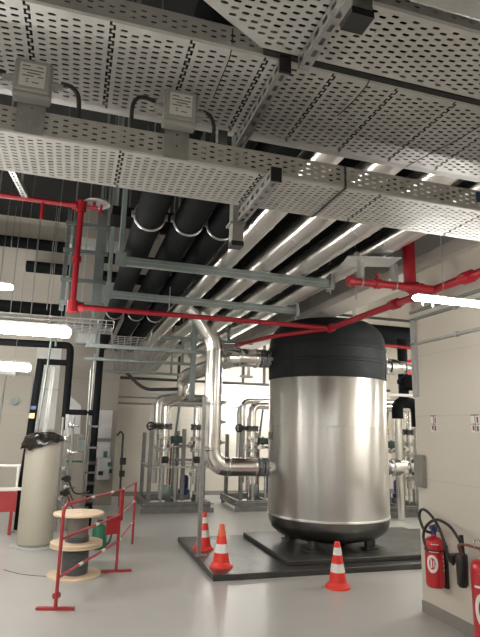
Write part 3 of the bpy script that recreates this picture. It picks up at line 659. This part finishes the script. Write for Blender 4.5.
# ------------------------------------------------------------------ back wall pipework
for (y, z, x0, x1, r, lab) in ((12.7, 5.72, -3.9, .55, .13, 'highest dark pipe running across the back wall'), (12.5, 5.12, -1.3, .6, .13, 'second highest dark pipe crossing high at the back'),
                               (12.7, 4.2, -3.9, 3.0, .14, 'third dark pipe down across the back wall at left'), (12.6, 5.45, .75, 3.1, .07, 'thin dark pipe high on the back wall seen between the black overhead pipes')):
    overhead = thing('wall_pipe', lab, 'pipe', (x0, y, z), 'dark pipes across the back wall')
    MB().tube([(x0, y, z), (x1, y, z)], r, 18).build('pipe_jacket', M['rubber'], overhead)
    k = MB()
    for i in range(5): x = x0 + (x1 - x0) * (.1 + .2 * i); k.cyl((x, y, z + r), (x, y, ZC), .012, 6); k.torus((x, y, z), r + .01, .012, 'x', 18, 6).cut()
    k.build('hanger', M['galv'], overhead)
t = thing('steel_rail', 'thin dark rail with hangers along the back wall behind the riser', 'rail', (.9, 12.5, 2.7))
MB().b2(.95, 8.0, 12.46, 12.54, 2.68, 2.74).build('rail', M['dish'], t)
k = MB()
for x in (2.3, 3.9, 4.45, 6.0): k.b2(x - .03, x + .03, 12.47, 12.53, 2.74, ZC).cut()
k.build('hanger', M['dish'], t)
t = thing('wall_conduit', 'pair of thin conduits along the back wall at head height', 'conduit', (-4, 13.37, 2.2), None)
MB().cyl((.95, 13.38, 2.32), (8.4, 13.38, 2.32), .02, 8).cut().cyl((.95, 13.38, 2.17), (8.4, 13.38, 2.17), .02, 8).build('conduit_tubes', M['galv'], t)
for (i, (z, lab)) in enumerate(((2.535, 'lower conduit running along the right wall below the lamp'), (2.79, 'upper dark conduit running along the right wall under the lamp'), (2.87, 'topmost conduit on the right wall, just under the lamp'))):
    t = thing('wall_conduit', lab, 'conduit', (3.28, 4.7, z), 'conduits on the right wall')
    MB().b2(3.27, 3.3, 0, 4.7, z - .014, z + .014).build('conduit_tube', M['strut'] if i else M['galv'], t, bevel=.005)
    k = MB()
    for y in (1, 2, 3, 4): k.b2(3.265, 3.3, y - .015, y + .015, z - .022, z + .022).cut()
    k.build('saddle', M['galv'], t)
t = thing('vertical_conduit', 'pale vertical trunking on the edge of the right wall corner', 'conduit', (3.28, 4.65, 2.2))
MB().b2(3.27, 3.30, 4.62, 4.69, 2.0, 2.80).build('trunking', M['boxg'], t, bevel=.004)

# ladder rack and channels at left under ceiling
t = thing('ladder_frame', 'dark green-grey upright frame of channels behind the left red pipe', 'support frame', (-.2, 6.5, 2.9))
for x in (-.24, -.16): perf_channel((x, 6.45, 2.95), (x, 6.45, 4.2), .05, .05, 22, 'upright', M['dstrut'], t)
MB().b2(.09, .20, 6.42, 6.50, 3.02, 4.4).build('upright', M['dstrut'], t)
for z in (3.02, 3.30, 3.66, 4.0): MB().b2(-.28, .24, 6.40, 6.45, z, z + .045).build('cross_bar', M['dstrut'], t)
t = thing('slanted_strut', 'slanted slotted strut at the upper left edge under the trays', 'strut', (-.6, 5.0, 3.8))
perf_channel((-.66, 4.0, 3.62), (-.60, 5.0, 3.72), .05, .05, 14, 'channel', M['galv'], t)
MB().cyl((-.62, 4.9, 3.73), (-.62, 4.9, ZC), .008, 6).cut().cyl((-.65, 4.1, 3.65), (-.65, 4.1, ZC), .008, 6).build('hanger_rod', M['galv'], t)
# light duct seen through the frame
t = thing('pale_duct', 'pale horizontal duct glimpsed behind the dark frame at upper left', 'duct', (-.2, 10, 4.9))
MB().b2(-.35, .8, 9.9, 10.2, 4.90, 5.06).build('duct', M['plate'], t)
MB().b2(-.3, -.27, 10, 10.03, 5.06, ZC).cut().b2(.7, .73, 10, 10.03, 5.06, ZC).build('hanger', M['galv'], t)
for i in range(4):
    x = -1.5 + i * .37 + .05 * (i % 2)
    rod(x, 12.3, 3.5 + .3 * (i % 3), ZC, '%s thin hanger rod from the left before the back wall at upper left' % ords[i], .009)

# wire baskets
def basket(label, p, q, w, h, n, nl=5, group='wire basket trays', m='galv', r=.006):
    """wire mesh tray from p to q"""
    p, q = Vector(p), Vector(q); d = (q - p).normalized(); a = d.cross(Vector((0, 0, 1))).normalized(); L = (q - p).length
    t = thing('wire_basket_tray', label, 'cable tray', tuple(p), group)
    k = MB()
    for i in range(nl):
        o = a * (i / (nl - 1) - .5) * w; k.cyl(p + o, q + o, r, 6)
    for s in (-1, 1):
        for z in (h * .5, h): k.cyl(p + a * s * w / 2 + Vector((0, 0, z)), q + a * s * w / 2 + Vector((0, 0, z)), r, 6)
    k.build('long_wires', M[m], t)
    k = MB()
    for i in range(n + 1):
        c = p + d * L * i / n; u = Vector((0, 0, h))
        k.tube([c - a * w / 2 + u, c - a * w / 2, c + a * w / 2, c + a * w / 2 + u], r * .85, 5)
    k.build('cross_wires', M[m], t)
    return t
b = basket('wire basket tray running across above the left lamp', (-3.5, 7.15, 2.86), (.40, 7.15, 2.86), .45, .10, 40)
k = MB()
for j in range(5): k.tube([(-3.5 + i * .26, 7.0 + .07 * j + .012 * math.sin(i * 1.3 + j), 2.885 + .008 * math.sin(i + j)) for i in range(15)], .012, 6)
tag(k.build('cable_bundle', M['cable'], loc=(-3.5, 7.1, 2.88)), 'grey cable bundle lying in the wire basket above the left lamp', 'cable bundle')
basket('wide wire basket tray running back under the black pipes', (.62, 6.75, 2.74), (1.02, 11.8, 2.74), .50, .10, 34, 7)
basket('narrow wire basket tray running back beside the wide one', (1.22, 7.6, 2.80), (1.48, 11.8, 2.80), .30, .10, 28, 5)
def support(label, x0, x1, y, z, hx):
    t = thing('strut_trapeze', label, 'support strut', (x0, y, z), 'struts under the wire baskets')
    MB().b2(x0, x1, y - .025, y + .025, z, z + .05).build('cross_rail', M['strut'], t)
    for x in hx: MB().b2(x - .02, x + .02, y - .02, y + .02, z + .05, ZC).build('hanger_post', M['strut'], t)
support('front short strut under the wire baskets', .08, 2.4, 7.5, 2.68, (.14,))
support('middle short strut under the wire baskets', .1, 1.9, 9.2, 2.70, (.3, 1.75))
support('rear short strut under the wire baskets', .2, 2.1, 11.2, 2.70, (.45, 1.9))
support('short strut crossing behind the riser elbow at the tank side', 1.2, 2.7, 8.2, 2.98, (1.69, 2.30))
t = thing('steel_upright', 'plain grey strut hanging beside the riser above the slotted post', 'strut', (1.60, 7.75, 2.0))
MB().b2(1.60, 1.67, 7.72, 7.78, 2.02, ZC).build('channel', M['strut'], t)
t = thing('grey_cabinet', 'small grey steel box hung under the wire basket near the column', 'box', (.05, 9.4, 2.9))
MB().b2(-.08, .28, 9.3, 9.5, 2.98, 3.18).build('body', M['strut'], t, bevel=.008)
MB().b2(-.05, .25, 9.285, 9.3, 3.0, 3.16).build('lid', M['galv'], t)
MB().b2(-.04, -.02, 9.38, 9.40, 3.18, ZC).cut().b2(.22, .24, 9.38, 9.40, 3.18, ZC).build('hanger', M['galv'], t)
tag(MB().tube(rounded([(1.0, 11.5, 2.74), (1.25, 11.5, 2.5), (1.45, 11.5, 2.40), (2.3, 11.4, 2.44)], .12), .035, 10).build('thin_pipe', M['dish'], loc=(1.0, 11.5, 2.7)), 'dark thin pipe sloping down to the left pump station', 'pipe')
tag(MB().tube([(1.35, 10.2, 2.22), (2.2, 10.2, 2.34)], .03, 10).build('thin_pipe', M['plate'], loc=(1.35, 10.2, 2.22)), 'pale thin pipe slanting just above the left pump station', 'pipe')

# ------------------------------------------------------------------ left black pipes
PY = 9.5
t = thing('black_pipe', 'upper black pipe from the left edge turning down beside the column', 'pipe', (-.12, PY, 1.6), 'black insulated pipes at left')
MB().tube(rounded([(-3.9, PY, 2.92), (-.15, PY, 2.96), (-.14, PY, 2.80), (-.13, PY, 1.54)], .08, 4), .060, 16).build('pipe_jacket', M['rubber'], t)
MB().tube(rounded([(-.66, PY, 2.66), (-.14, PY, 2.66)], .05, 4), .05, 16).build('branch', M['rubber'], t)
MB().tube([(-.10, PY, 1.84), (.34, PY, 1.84)], .045, 14).build('branch', M['rubber'], t)
t = thing('black_pipe', 'black pipe dropping at far left behind the beige tank', 'pipe', (-.66, PY, .9), 'black insulated pipes at left')
MB().tube([(-.60, PY, 2.68), (-.66, PY, 1.35), (-.70, PY, .62), (-.70, PY, 0)], .06, 16).build('pipe_jacket', M['rubber'], t)
MB().b2(-.68, -.60, PY - .1, PY - .05, 1.86, 1.92).build('blue_collar', M['blue'], t)
MB().b2(-.69, -.61, PY - .1, PY - .05, 1.72, 1.80).build('brass_fitting', M['brass'], t)
t = thing('black_pipe', 'black pipe standing against the column, third from the left', 'pipe', (.36, PY, .2), 'black insulated pipes at left')
MB().tube([(.36, PY, 2.98), (.36, PY, 0)], .058, 16).build('pipe_jacket', M['rubber'], t)
MB().tube([(.27, PY + .05, 2.85), (.27, PY + .05, 0)], .018, 8).cut().tube([(.22, PY - .03, 2.6), (.24, PY - .03, 0)], .012, 8).build('thin_line', M['galv'], t)
k = MB()
for z in (.5, .85, 1.25, 1.6): k.b2(.25, .43, PY - .08, PY - .05, z, z + .03).cut()
k.build('pipe_bracket', M['dstrut'], t)
k = MB()
for z in (.42, .7, 1.02): k.cyl((.30, PY - .12, z), (.42, PY - .12, z), .035, 10).cut()
k.build('valve', M['dish'], t)
t = thing('manifold_post', 'slender steel manifold post with valves right behind the beige tank', 'manifold', (-.05, 9.3, 0))
perf_channel((-.04, 9.3, .02), (-.10, 9.3, 1.80), .05, .05, 34, 'channel', M['galv'], t)
MB().tube([(-.13, 9.25, 0), (-.16, 9.25, 1.75)], .02, 8).cut().tube([(.03, 9.25, 0), (.0, 9.25, 1.75)], .022, 8).build('thin_pipe', M['galv'], t)
k = MB()
for i, z in enumerate((.35, .5, .66, .95, 1.2, 1.4, 1.62)):
    s = -1 if i % 2 else 1
    k.lathe([(.03, -.04), (.045, 0), (.03, .04)], (-.06 + .03 * s, 9.2, z), 12).cyl((-.06, 9.2, z), (-.06 + .16 * s, 9.15, z), .018, 8).cut()
k.build('valve', M['chrome'], t)
k = MB()
for z in (.58, .8, .30): k.cyl((-.10, 9.17, z), (.04, 9.15, z), .03, 10).lathe([(.05, -.012), (.05, .012)], (-.02, 9.12, z), 14, 'y').cut()
k.build('valve_knob', M['black'], t)
for i, (z0, z1) in enumerate(((.75, .62), (.62, .5), (.52, .38))):
    cable([(.02, 9.2, z0), (.10, 9.12, z1 - .02), (.20, 9.12, z1 - .05), (.34, 9.4, z1 - .05)], .012, 'copper' if i else 'black', 'sagging %s hose between the manifold post and the black pipe' % ('black', 'upper brown', 'lower brown')[i], 'hose', 'hose')
# perforated strip and rods far left
t = thing('slotted_rail', 'narrow slotted steel rail hanging in front of the back wall at left', 'rail', (-.5, 9.9, 1.3))
perf_channel((-.46, 9.9, 1.30), (-.40, 9.9, 2.75), .06, .05, 40, 'channel', M['galv'], t)
t = thing('hook_pipe', 'thin grey pipe with a hooked top at left, over the black pipes', 'pipe', (-.5, 9.3, 1.4))
MB().tube(rounded([(-.58, 9.3, 0), (-.54, 9.3, 1.4), (-.46, 9.3, 2.9), (-.46, 9.25, 3.02), (-.38, 9.25, 3.02), (-.38, 9.25, 2.9)], .05, 5), .018, 8).build('tube', M['strut'], t)
t = thing('lit_wall_strip', 'white strip standing in for light on the back wall behind the left black pipes', 'panel', (-.9, 13.3, 1.4))  # white sheet stands in for bright reflected light on the wall
MB().b2(-.95, -.15, 13.30, 13.38, 1.5, 3.4).build('sheet', M['white'], t, bevel=.005)
MB().b2(-.95, -.15, 13.27, 13.30, 2.4, 2.44).build('rail', M['plate'], t)
t = thing('hatch_panel', 'flush wall panel with rounded corners on the back wall at far left', 'panel', (-1.3, 13.35, .5))
MB().tube(rounded([(-1.62, 13.38, .2), (-1.58, 13.38, 2.75), (-.98, 13.38, 2.75), (-.98, 13.38, .2)], .12, 5), .02, 8).build('frame', M['plate'], t)
MB().lathe([(.09, 0), (.09, .03), (.03, .05)], (-1.32, 13.33, 2.15), 16, 'y').build('vent_cap', M['strut'], t)
t = thing('ventilation_pipe', 'pale round duct end under the left lamp at the photo edge', 'duct', (-1.5, 9.4, 2.5))
MB().tube([(-2.8, 9.7, 2.66), (-.98, 9.7, 2.49)], .085, 20).build('duct', M['plate'], t)
MB().b2(-1.6, -1.57, 9.7, 9.73, 2.6, ZC).build('hanger', M['galv'], t)

# sheets & box on the column
t = thing('leaning_sheet', 'pale translucent looking sheet leaning in front of the column', 'sheet', (0, 10, 1.1))
MB().add([(-.20, 10.53, 0), (.20, 10.53, 0), (-.20, 10.53, 2.25), (.12, 10.53, 1.98), (-.20, 10.55, 0), (.20, 10.55, 0), (-.20, 10.55, 2.25), (.12, 10.55, 1.98)], [(0, 1, 3, 2), (4, 6, 7, 5), (0, 4, 5, 1), (1, 5, 7, 3), (3, 7, 6, 2), (2, 6, 4, 0)]).build('sheet', M['paper'], t, smooth=0)
t = thing('curved_hood', 'grey rounded hood panel standing behind the manifold post', 'panel', (.08, 10.4, 0))
k = MB(); pts = [(-.22, 10.4, 0)] + [tuple(p) for p in arc((.10, 10.4, 1.15), .32, PI, 0, 12, (1, 0, 0), (0, 0, 1))] + [(.42, 10.4, 0)]
n = len(pts); k.add(pts + [(p[0], 10.5, p[2]) for p in pts], [tuple(range(n)), tuple(range(2 * n - 1, n - 1, -1))] + [(i, i + 1, n + i + 1, n + i) for i in range(n - 1)])
k.build('panel', M['column'], t, smooth=0)
MB().b2(-.06, .22, 10.37, 10.40, .97, 1.0).build('green_strip', M['green'], t)
MB().b2(.10, .24, 9.90, 10.02, 1.18, 1.40).build('gauge_box', M['strut'], t, bevel=.01)
t = thing('notice_sheets', 'white paper notices hung on the front of the grey column', 'notice', (.6, 11.93, 1.2))
MB().b2(.46, .80, 11.925, 11.94, 1.36, 1.95).build('upper_sheet', M['paper'], t)
MB().b2(.42, .80, 11.925, 11.94, .96, 1.28).build('lower_sheet', M['paper'], t)
k = MB()
for i in range(7): k.b2(.46, .76, 11.922, 11.926, 1.0 + i * .035, 1.008 + i * .035).cut()
k.build('print', M['label'], t)
t = thing('control_box', 'pale green and white control box low on the column front', 'control box', (.7, 11.8, .5))
MB().b2(.56, .82, 11.78, 11.94, .52, .98).build('housing', M['paper'], t, bevel=.02)
MB().b2(.66, .74, 11.75, 11.79, .98, 1.1).cut().b2(.76, .84, 11.74, 11.79, .80, .88).build('switch', M['green'], t)
MB().b2(.58, .68, 11.76, 11.79, .62, .70).cut().b2(.8, .86, 11.76, 11.8, .66, .74).build('socket', M['black'], t)
t = thing('sensor_post', 'thin dark post with a hooked top and black boxes beside the column', 'post', (1.03, 11.7, 0))
MB().tube(rounded([(1.05, 11.7, 0), (1.03, 11.7, 1.46), (.98, 11.7, 1.52), (.90, 11.7, 1.42)], .07, 5), .022, 8).build('tube', M['dish'], t)
MB().b2(1.0, 1.12, 11.62, 11.70, .84, .98).cut().b2(1.0, 1.11, 11.62, 11.70, .60, .72).build('box', M['black'], t, bevel=.006)

# ------------------------------------------------------------------ beige tank
BX, BY, BR = -.37, 8.22, .235
t = thing('beige_tank', 'tall beige cylindrical tank with black plastic over its top', 'tank', (BX, BY, 0))
MB().lathe([(BR - .02, .03), (BR, .05), (BR, 1.41), (BR - .012, 1.425), (0, 1.43)], (BX, BY, 0), 48).build('body', M['barrel'], t)
MB().lathe([(BR + .04, 0), (BR + .04, .02), (BR - .03, .03)], (BX, BY, 0), 36).b2(BX - .32, BX + .1, BY - .12, BY + .12, 0, .018).build('base', M['plate'], t)
k = MB(); nseg = 40; rows = [(.02, 1.50), (.12, 1.495), (.20, 1.475), (.262, 1.445), (.278, 1.41), (.278, 1.385)]
vs = []
for j, (r, z) in enumerate(rows):
    for i in range(nseg):
        a = 2 * PI * i / nseg
        rr = r * (1 + .06 * math.sin(3 * a + j) * (j > 0) + .05 * math.sin(7 * a + 2 * j)); zz = z + .014 * math.sin(4 * a + j * 1.3) + .014 * math.sin(9 * a)
        if j >= 4: zz -= .05 * max(0, math.cos(a - 3.6)) * (j - 3); zz += .02 * (j - 3) * max(0, math.cos(a - .5))
        vs.append((BX + rr * math.cos(a), BY + rr * math.sin(a), zz))
fs = [(j * nseg + i, j * nseg + (i + 1) % nseg, (j + 1) * nseg + (i + 1) % nseg, (j + 1) * nseg + i) for j in range(5) for i in range(nseg)] + [tuple(range(nseg))]
k.add(vs, fs).build('plastic_cover', M['bag'], t, smooth=60, solid=.004)
t = thing('white_rail', 'thin white horizontal rail at the left edge beside the beige tank', 'rail', (-1.5, 9.3, .98))
MB().cyl((-3.9, 9.3, .98), (-.73, 9.3, .98), .022, 10).build('tube', M['white'], t)
MB().cyl((-.76, 9.3, 0), (-.76, 9.3, .98), .022, 10).cut().cyl((-2.6, 9.3, 0), (-2.6, 9.3, .98), .022, 10).build('post', M['white'], t)
t = thing('red_board', 'dark red board standing on the floor at the left edge', 'board', (-1.2, 9.1, 0))
MB().b2(-1.9, -.72, 9.08, 9.11, .33, .62).build('panel', M['redb'], t, bevel=.004)
MB().b2(-1.9, -.72, 9.06, 9.08, .585, .62).b2(-1.9, -.72, 9.06, 9.08, .33, .35).b2(-.80, -.76, 9.05, 9.14, 0, .33).b2(-1.8, -1.76, 9.05, 9.14, 0, .33).build('frame', M['redb'], t)
MB().b2(-1.9, -.58, 9.2, 9.26, .62, .66).b2(-.64, -.58, 9.2, 9.26, 0, .62).build('top_rail', M['white'], t)

# ------------------------------------------------------------------ cable reels
def reel(label, z0, rt, rb):
    t = thing('cable_reel', label, 'cable reel', (.15, 6.62, z0), 'stacked wooden cable reels')
    x, y = .15, 6.62
    MB().lathe([(.04, z0 + .022), (.05, z0), (rb, z0), (rb, z0 + .022)], (x, y, 0), 40).build('lower_flange', M['wood'], t, bevel=.002)
    MB().lathe([(.04, z0 + .308), (rt, z0 + .308), (rt, z0 + .33), (.05, z0 + .33), (.04, z0 + .312)], (x, y, 0), 40).build('upper_flange', M['wood'], t, bevel=.002)
    return t
r1 = reel('lower wooden cable reel wound with grey cable, standing on the floor', 0, .285, .29)
k = MB()
for i in range(15):
    z = .034 + i * .019; k.torus((.15, 6.62, z), .135, .0105, 'z', 28, 6)
k.lathe([(.13, .02), (.13, .31)], (.15, 6.62, 0), 28).build('wound_cable', M['cable'], r1)
r2 = reel('upper wooden cable reel stacked on the lower one, mostly empty core', .334, .28, .285)
MB().lathe([(.115, .356), (.115, .64)], (.15, 6.62, 0), 28).build('core', M['core'], r2)
k = MB()
for i in range(3): k.torus((.15, 6.62, .368 + i * .018), .125, .009, 'z', 28, 6)
k.build('wound_cable', M['cable'], r2)
t = thing('green_can', 'green container on the floor behind the cable reels', 'container', (.47, 7.9, 0))
MB().lathe([(.09, 0), (.10, .02), (.10, .24), (.08, .29), (.04, .31), (.04, .34)], (.47, 7.9, 0), 24).build('body', M['green'], t)
MB().cyl((.47, 7.9, .34), (.47, 7.9, .37), .045, 14).build('cap', M['dgreen'], t)
MB().tube(smooth_path([(.54, 7.84, .27), (.62, 7.82, .23), (.60, 7.82, .10), (.55, 7.84, .06)]), .013, 8).build('handle', M['dgreen'], t)

# ------------------------------------------------------------------ barrier
t = thing('safety_barrier', 'red and white tubular safety barrier around the cable reels', 'barrier', (-.02, 5.48, 0))
A, B, Cc = Vector((-.015, 5.48, 0)), Vector((.61, 6.66, 0)), Vector((.93, 8.0, 0))
d1, d2 = (B - A).normalized(), (Cc - B).normalized()
def up(p, z): return Vector((p.x, p.y, z))
MB().tube(rounded([up(A, .02), up(A, .90), up(A + (B - A) * .30, .905)], .08, 6), .016, 12).build('end_post', M['redb'], t)
for (P, h) in ((B, .90), (Cc, .86)): MB().tube([up(P, .02), up(P, h)], .016, 12).build('upright', M['redb'], t)
MB().tube([up(B + Vector((.03, .05, 0)), .55), up(B + Vector((.03, .05, 0)), .90), ], .013, 10).build('hinge_tube', M['redb'], t)
def rail(P, Q, z0, z1, bands, nm='rail'):
    a, b = up(P, z0), up(Q, z1)
    o = MB().tube([a, b], .0135, 10).build(nm, M['redb'], t)
    for u in bands:
        w = MB().tube([a.lerp(b, u - .028), a.lerp(b, u + .028)], .0155, 10).build('white_sleeve', M['white'], o); w['label'] = 'white sleeve on the red rail'
rail(A + (B - A) * .06, B, .905, .90, (.40, .78))
rail(A, B, .60, .62, (.55,))
rail(A, B, .27, .33, (.32, .70))
rail(B, Cc, .895, .85, (.12,))
rail(B, Cc, .62, .60, (.90,))
rail(B, Cc, .32, .33, (.1, .82))
for (P, d) in ((A, Vector((1, -.25, 0)).normalized()), (B, Vector((1, -.05, 0)).normalized())):
    MB().bar(up(P - d * .17, .012), up(P + d * .17, .012), .045, .022).build('foot', M['redb'], t)
MB().cyl(up(A + Vector((-.02, -.02, 0)), .12), up(A + Vector((.02, .02, 0)), .12), .026, 10).build('clamp', M['redb'], t)
t2 = MB().box(up(B + Vector((-.07, -.06, 0)), .52), (.17, .012, .20), (0, 0, math.atan2(d1.y, d1.x) - .75)).build('sign_board', M['red'], t)

# ------------------------------------------------------------------ extinguishers and signs on the right wall
def extinguisher(x, y, z, label, R, H):
    t = thing('fire_extinguisher', label, 'fire extinguisher', (x, y, z), 'red fire extinguishers')
    MB().lathe([(R * .86, 0), (R * .97, .012), (R, .03), (R, H - .07), (R * .93, H - .03), (R * .7, H - .008), (R * .35, H), (.022, H + .01), (.022, H + .03)], (x, y, z), 36).build('cylinder', M['ext'], t)
    a0 = math.atan2(-y, -x) + .35
    def patch(name, m, u0, u1, z0, z1, dr, par=t, ell=False):
        k = MB(); n = 14
        if ell:
            c = ((u0 + u1) / 2, (z0 + z1) / 2); pts = [(x + (R + dr) * math.cos(a0 + c[0]), y + (R + dr) * math.sin(a0 + c[0]), z + c[1])]
            for rr in (.35, .7, 1):
                for i in range(20):
                    a = 2 * PI * i / 20; u = c[0] + (u1 - u0) / 2 * rr * math.cos(a); zz = c[1] + (z1 - z0) / 2 * rr * math.sin(a)
                    pts.append((x + (R + dr) * math.cos(a0 + u), y + (R + dr) * math.sin(a0 + u), z + zz))
            fs = [(0, 1 + i, 1 + (i + 1) % 20) for i in range(20)]
            for j in range(2): fs += [(1 + j * 20 + i, 21 + j * 20 + i, 21 + j * 20 + (i + 1) % 20, 1 + j * 20 + (i + 1) % 20) for i in range(20)]
            k.add(pts, fs)
        else:
            for i in range(n):
                a, b = a0 + u0 + (u1 - u0) * i / n, a0 + u0 + (u1 - u0) * (i + 1) / n
                k.add([(x + (R + dr) * math.cos(q), y + (R + dr) * math.sin(q), zz) for q, zz in ((a, z + z0), (b, z + z0), (b, z + z1), (a, z + z1))], [(0, 1, 2, 3)])
        return k.build(name, M[m], par)
    lb = patch('emblem', 'white', -1.25, .0, H * .30, H * .66, .0015, ell=True); lb['label'] = 'round white emblem'
    patch('emblem_centre', 'ext', -.95, -.28, H * .37, H * .60, .003, lb, True)
    k = MB()
    patch('emblem_bar', 'white', -.78, -.62, H * .40, H * .57, .0045, lb); patch('emblem_bar', 'white', -.5, -.4, H * .42, H * .55, .0045, lb)
    patch('text_line', 'white', -1.2, .1, H * .71, H * .735, .002); patch('text_line', 'white', -.7, .1, H * .86, H * .875, .002)
    for zz in (.33, .42, .51, .60): patch('pictogram', 'label', .62, .82, H * zz, H * (zz + .055), .002)
    k = MB().cyl((x, y, z + H + .02), (x, y, z + H + .07), .024, 12).box((x, y, z + H + .075), (.05, .05, .03)); k.build('valve_head', M['blue'] if R < .1 else M['chrome'], t)
    MB().bar((x - .01, y + .03, z + H + .08), (x - .03, y - .10, z + H + .12), .025, .010).bar((x - .01, y + .02, z + H + .065), (x - .02, y - .09, z + H + .06), .022, .008).build('lever', M['black'] if R < .1 else M['chrome'], t)
    return t
e1 = extinguisher(3.20, 4.36, .31, 'red fire extinguisher hung on the right wall near its corner', .082, .42)
MB().b2(3.27, 3.298, 4.30, 4.42, .30, .66).build('wall_bracket', M['black'], e1)
MB().torus((3.20, 4.36, .62), .085, .006, 'z', 24, 6).build('strap', M['black'], e1)
MB().b2(3.20, 3.29, 4.12, 4.20, .56, .62).build('clip', M['black'], e1)
k = MB().tube(smooth_path([(3.18, 4.36, .76), (3.15, 4.43, .78), (3.15, 4.49, .88), (3.15, 4.445, .95), (3.15, 4.34, .93), (3.15, 4.22, .84), (3.15, 4.14, .70), (3.17, 4.12, .60), (3.20, 4.10, .55)]), .013, 10)
k.build('hose', M['black'], e1)
MB().tube(smooth_path([(3.12, 4.34, .60), (3.12, 4.40, .72), (3.12, 4.34, .83), (3.12, 4.20, .90), (3.13, 4.05, .875), (3.14, 3.96, .80), (3.17, 3.945, .73)]), .013, 10).build('horn_hose', M['black'], e1)
MB().lathe([(.018, .14), (.022, .0), (.03, -.02)], (3.20, 3.99, .67), 14).lathe([(.045, -.0), (.05, -.02), (.046, -.24), (.03, -.26)], (3.20, 4.0, .66), 18).build('discharge_horn', M['black'], e1)
e2 = extinguisher(3.17, 3.70, .02, 'nearer red fire extinguisher standing at the right edge of the photo', .105, .66)
MB().tube(smooth_path([(3.15, 3.72, .76), (3.10, 3.82, .77), (3.12, 3.93, .74), (3.18, 3.97, .66)]), .011, 10).build('hose', M['copper'], e2)
MB().torus((3.15, 3.74, .79), .035, .005, 'y', 16, 6).build('pin_ring', M['chrome'], e2)
for (y, lab, w) in ((4.405, 'small red and white pictogram sign on the wall above the hung extinguisher', .085), (3.845, 'small pictogram sign on the wall at the right edge of the photo', .10)):
    t = thing('fire_sign', lab, 'sign', (3.297, y, 1.67), 'pictogram signs on the right wall')
    MB().b2(3.292, 3.299, y - w / 2, y + w / 2, 1.66, 1.81).build('sign_plate', M['label'], t)
    s = w / 85e-3
    MB().b2(3.2905, 3.292, y - .004, y + .004, 1.665, 1.805).b2(3.2905, 3.292, y - w / 2, y + w / 2, 1.725, 1.732).b2(3.2905, 3.292, y - .034 * s, y - .012 * s, 1.668, 1.715).b2(3.2905, 3.292, y - w / 2, y + w / 2, 1.80, 1.81).build('pictogram', M['core'], t)
    MB().b2(3.2905, 3.292, y - .034 * s, y - .016 * s, 1.74, 1.79).b2(3.2905, 3.292, y + .010 * s, y + .028 * s, 1.675, 1.715).build('red_figure', M['redb'], t)
t = thing('corner_box', 'grey protective box on the right wall corner at hip height', 'box', (3.28, 4.6, 1.13))
MB().b2(3.245, 3.30, 4.56, 4.69, 1.13, 1.43).build('cover', M['skirting'], t, bevel=.01)
MB().b2(3.24, 3.245, 4.585, 4.665, 1.16, 1.40).build('lid', M['skirting'], t, bevel=.003)
cable([(-.62, 7.0, .004), (-.45, 6.8, .004), (-.28, 6.68, .004), (-.145, 6.62, .004)], .0035, 'cable', 'thin dark cable lying on the floor left of the cable reels')

# ------------------------------------------------------------------ camera, world, view
cd = bpy.data.cameras.new('camera'); cam = bpy.data.objects.new('camera', cd); COL.objects.link(cam)
cd.sensor_fit = 'VERTICAL'; cd.sensor_height = 36; cd.lens = 532 / 637 * 36; cd.clip_start = .05
R3 = Matrix(((0.9553571600855121, -0.08165170521461972, -0.28394664236241646), (-0.2944824284550394, -0.18530549212717745, -0.9375190525630545), (0.023933157012140854, 0.9792828363772386, -0.20107792114596468)))
cam.matrix_world = Matrix.Translation((0, 0, 1.65)) @ R3.to_4x4()
sc = bpy.context.scene; sc.camera = cam
w = bpy.data.worlds.new('world'); sc.world = w; w.use_nodes = True
w.node_tree.nodes['Background'].inputs[0].default_value = (.5, .5, .5, 1); w.node_tree.nodes['Background'].inputs[1].default_value = 0.05
sc.view_settings.view_transform = 'Standard'; sc.view_settings.look = 'None'; sc.view_settings.gamma = 1; sc.view_settings.exposure = .25
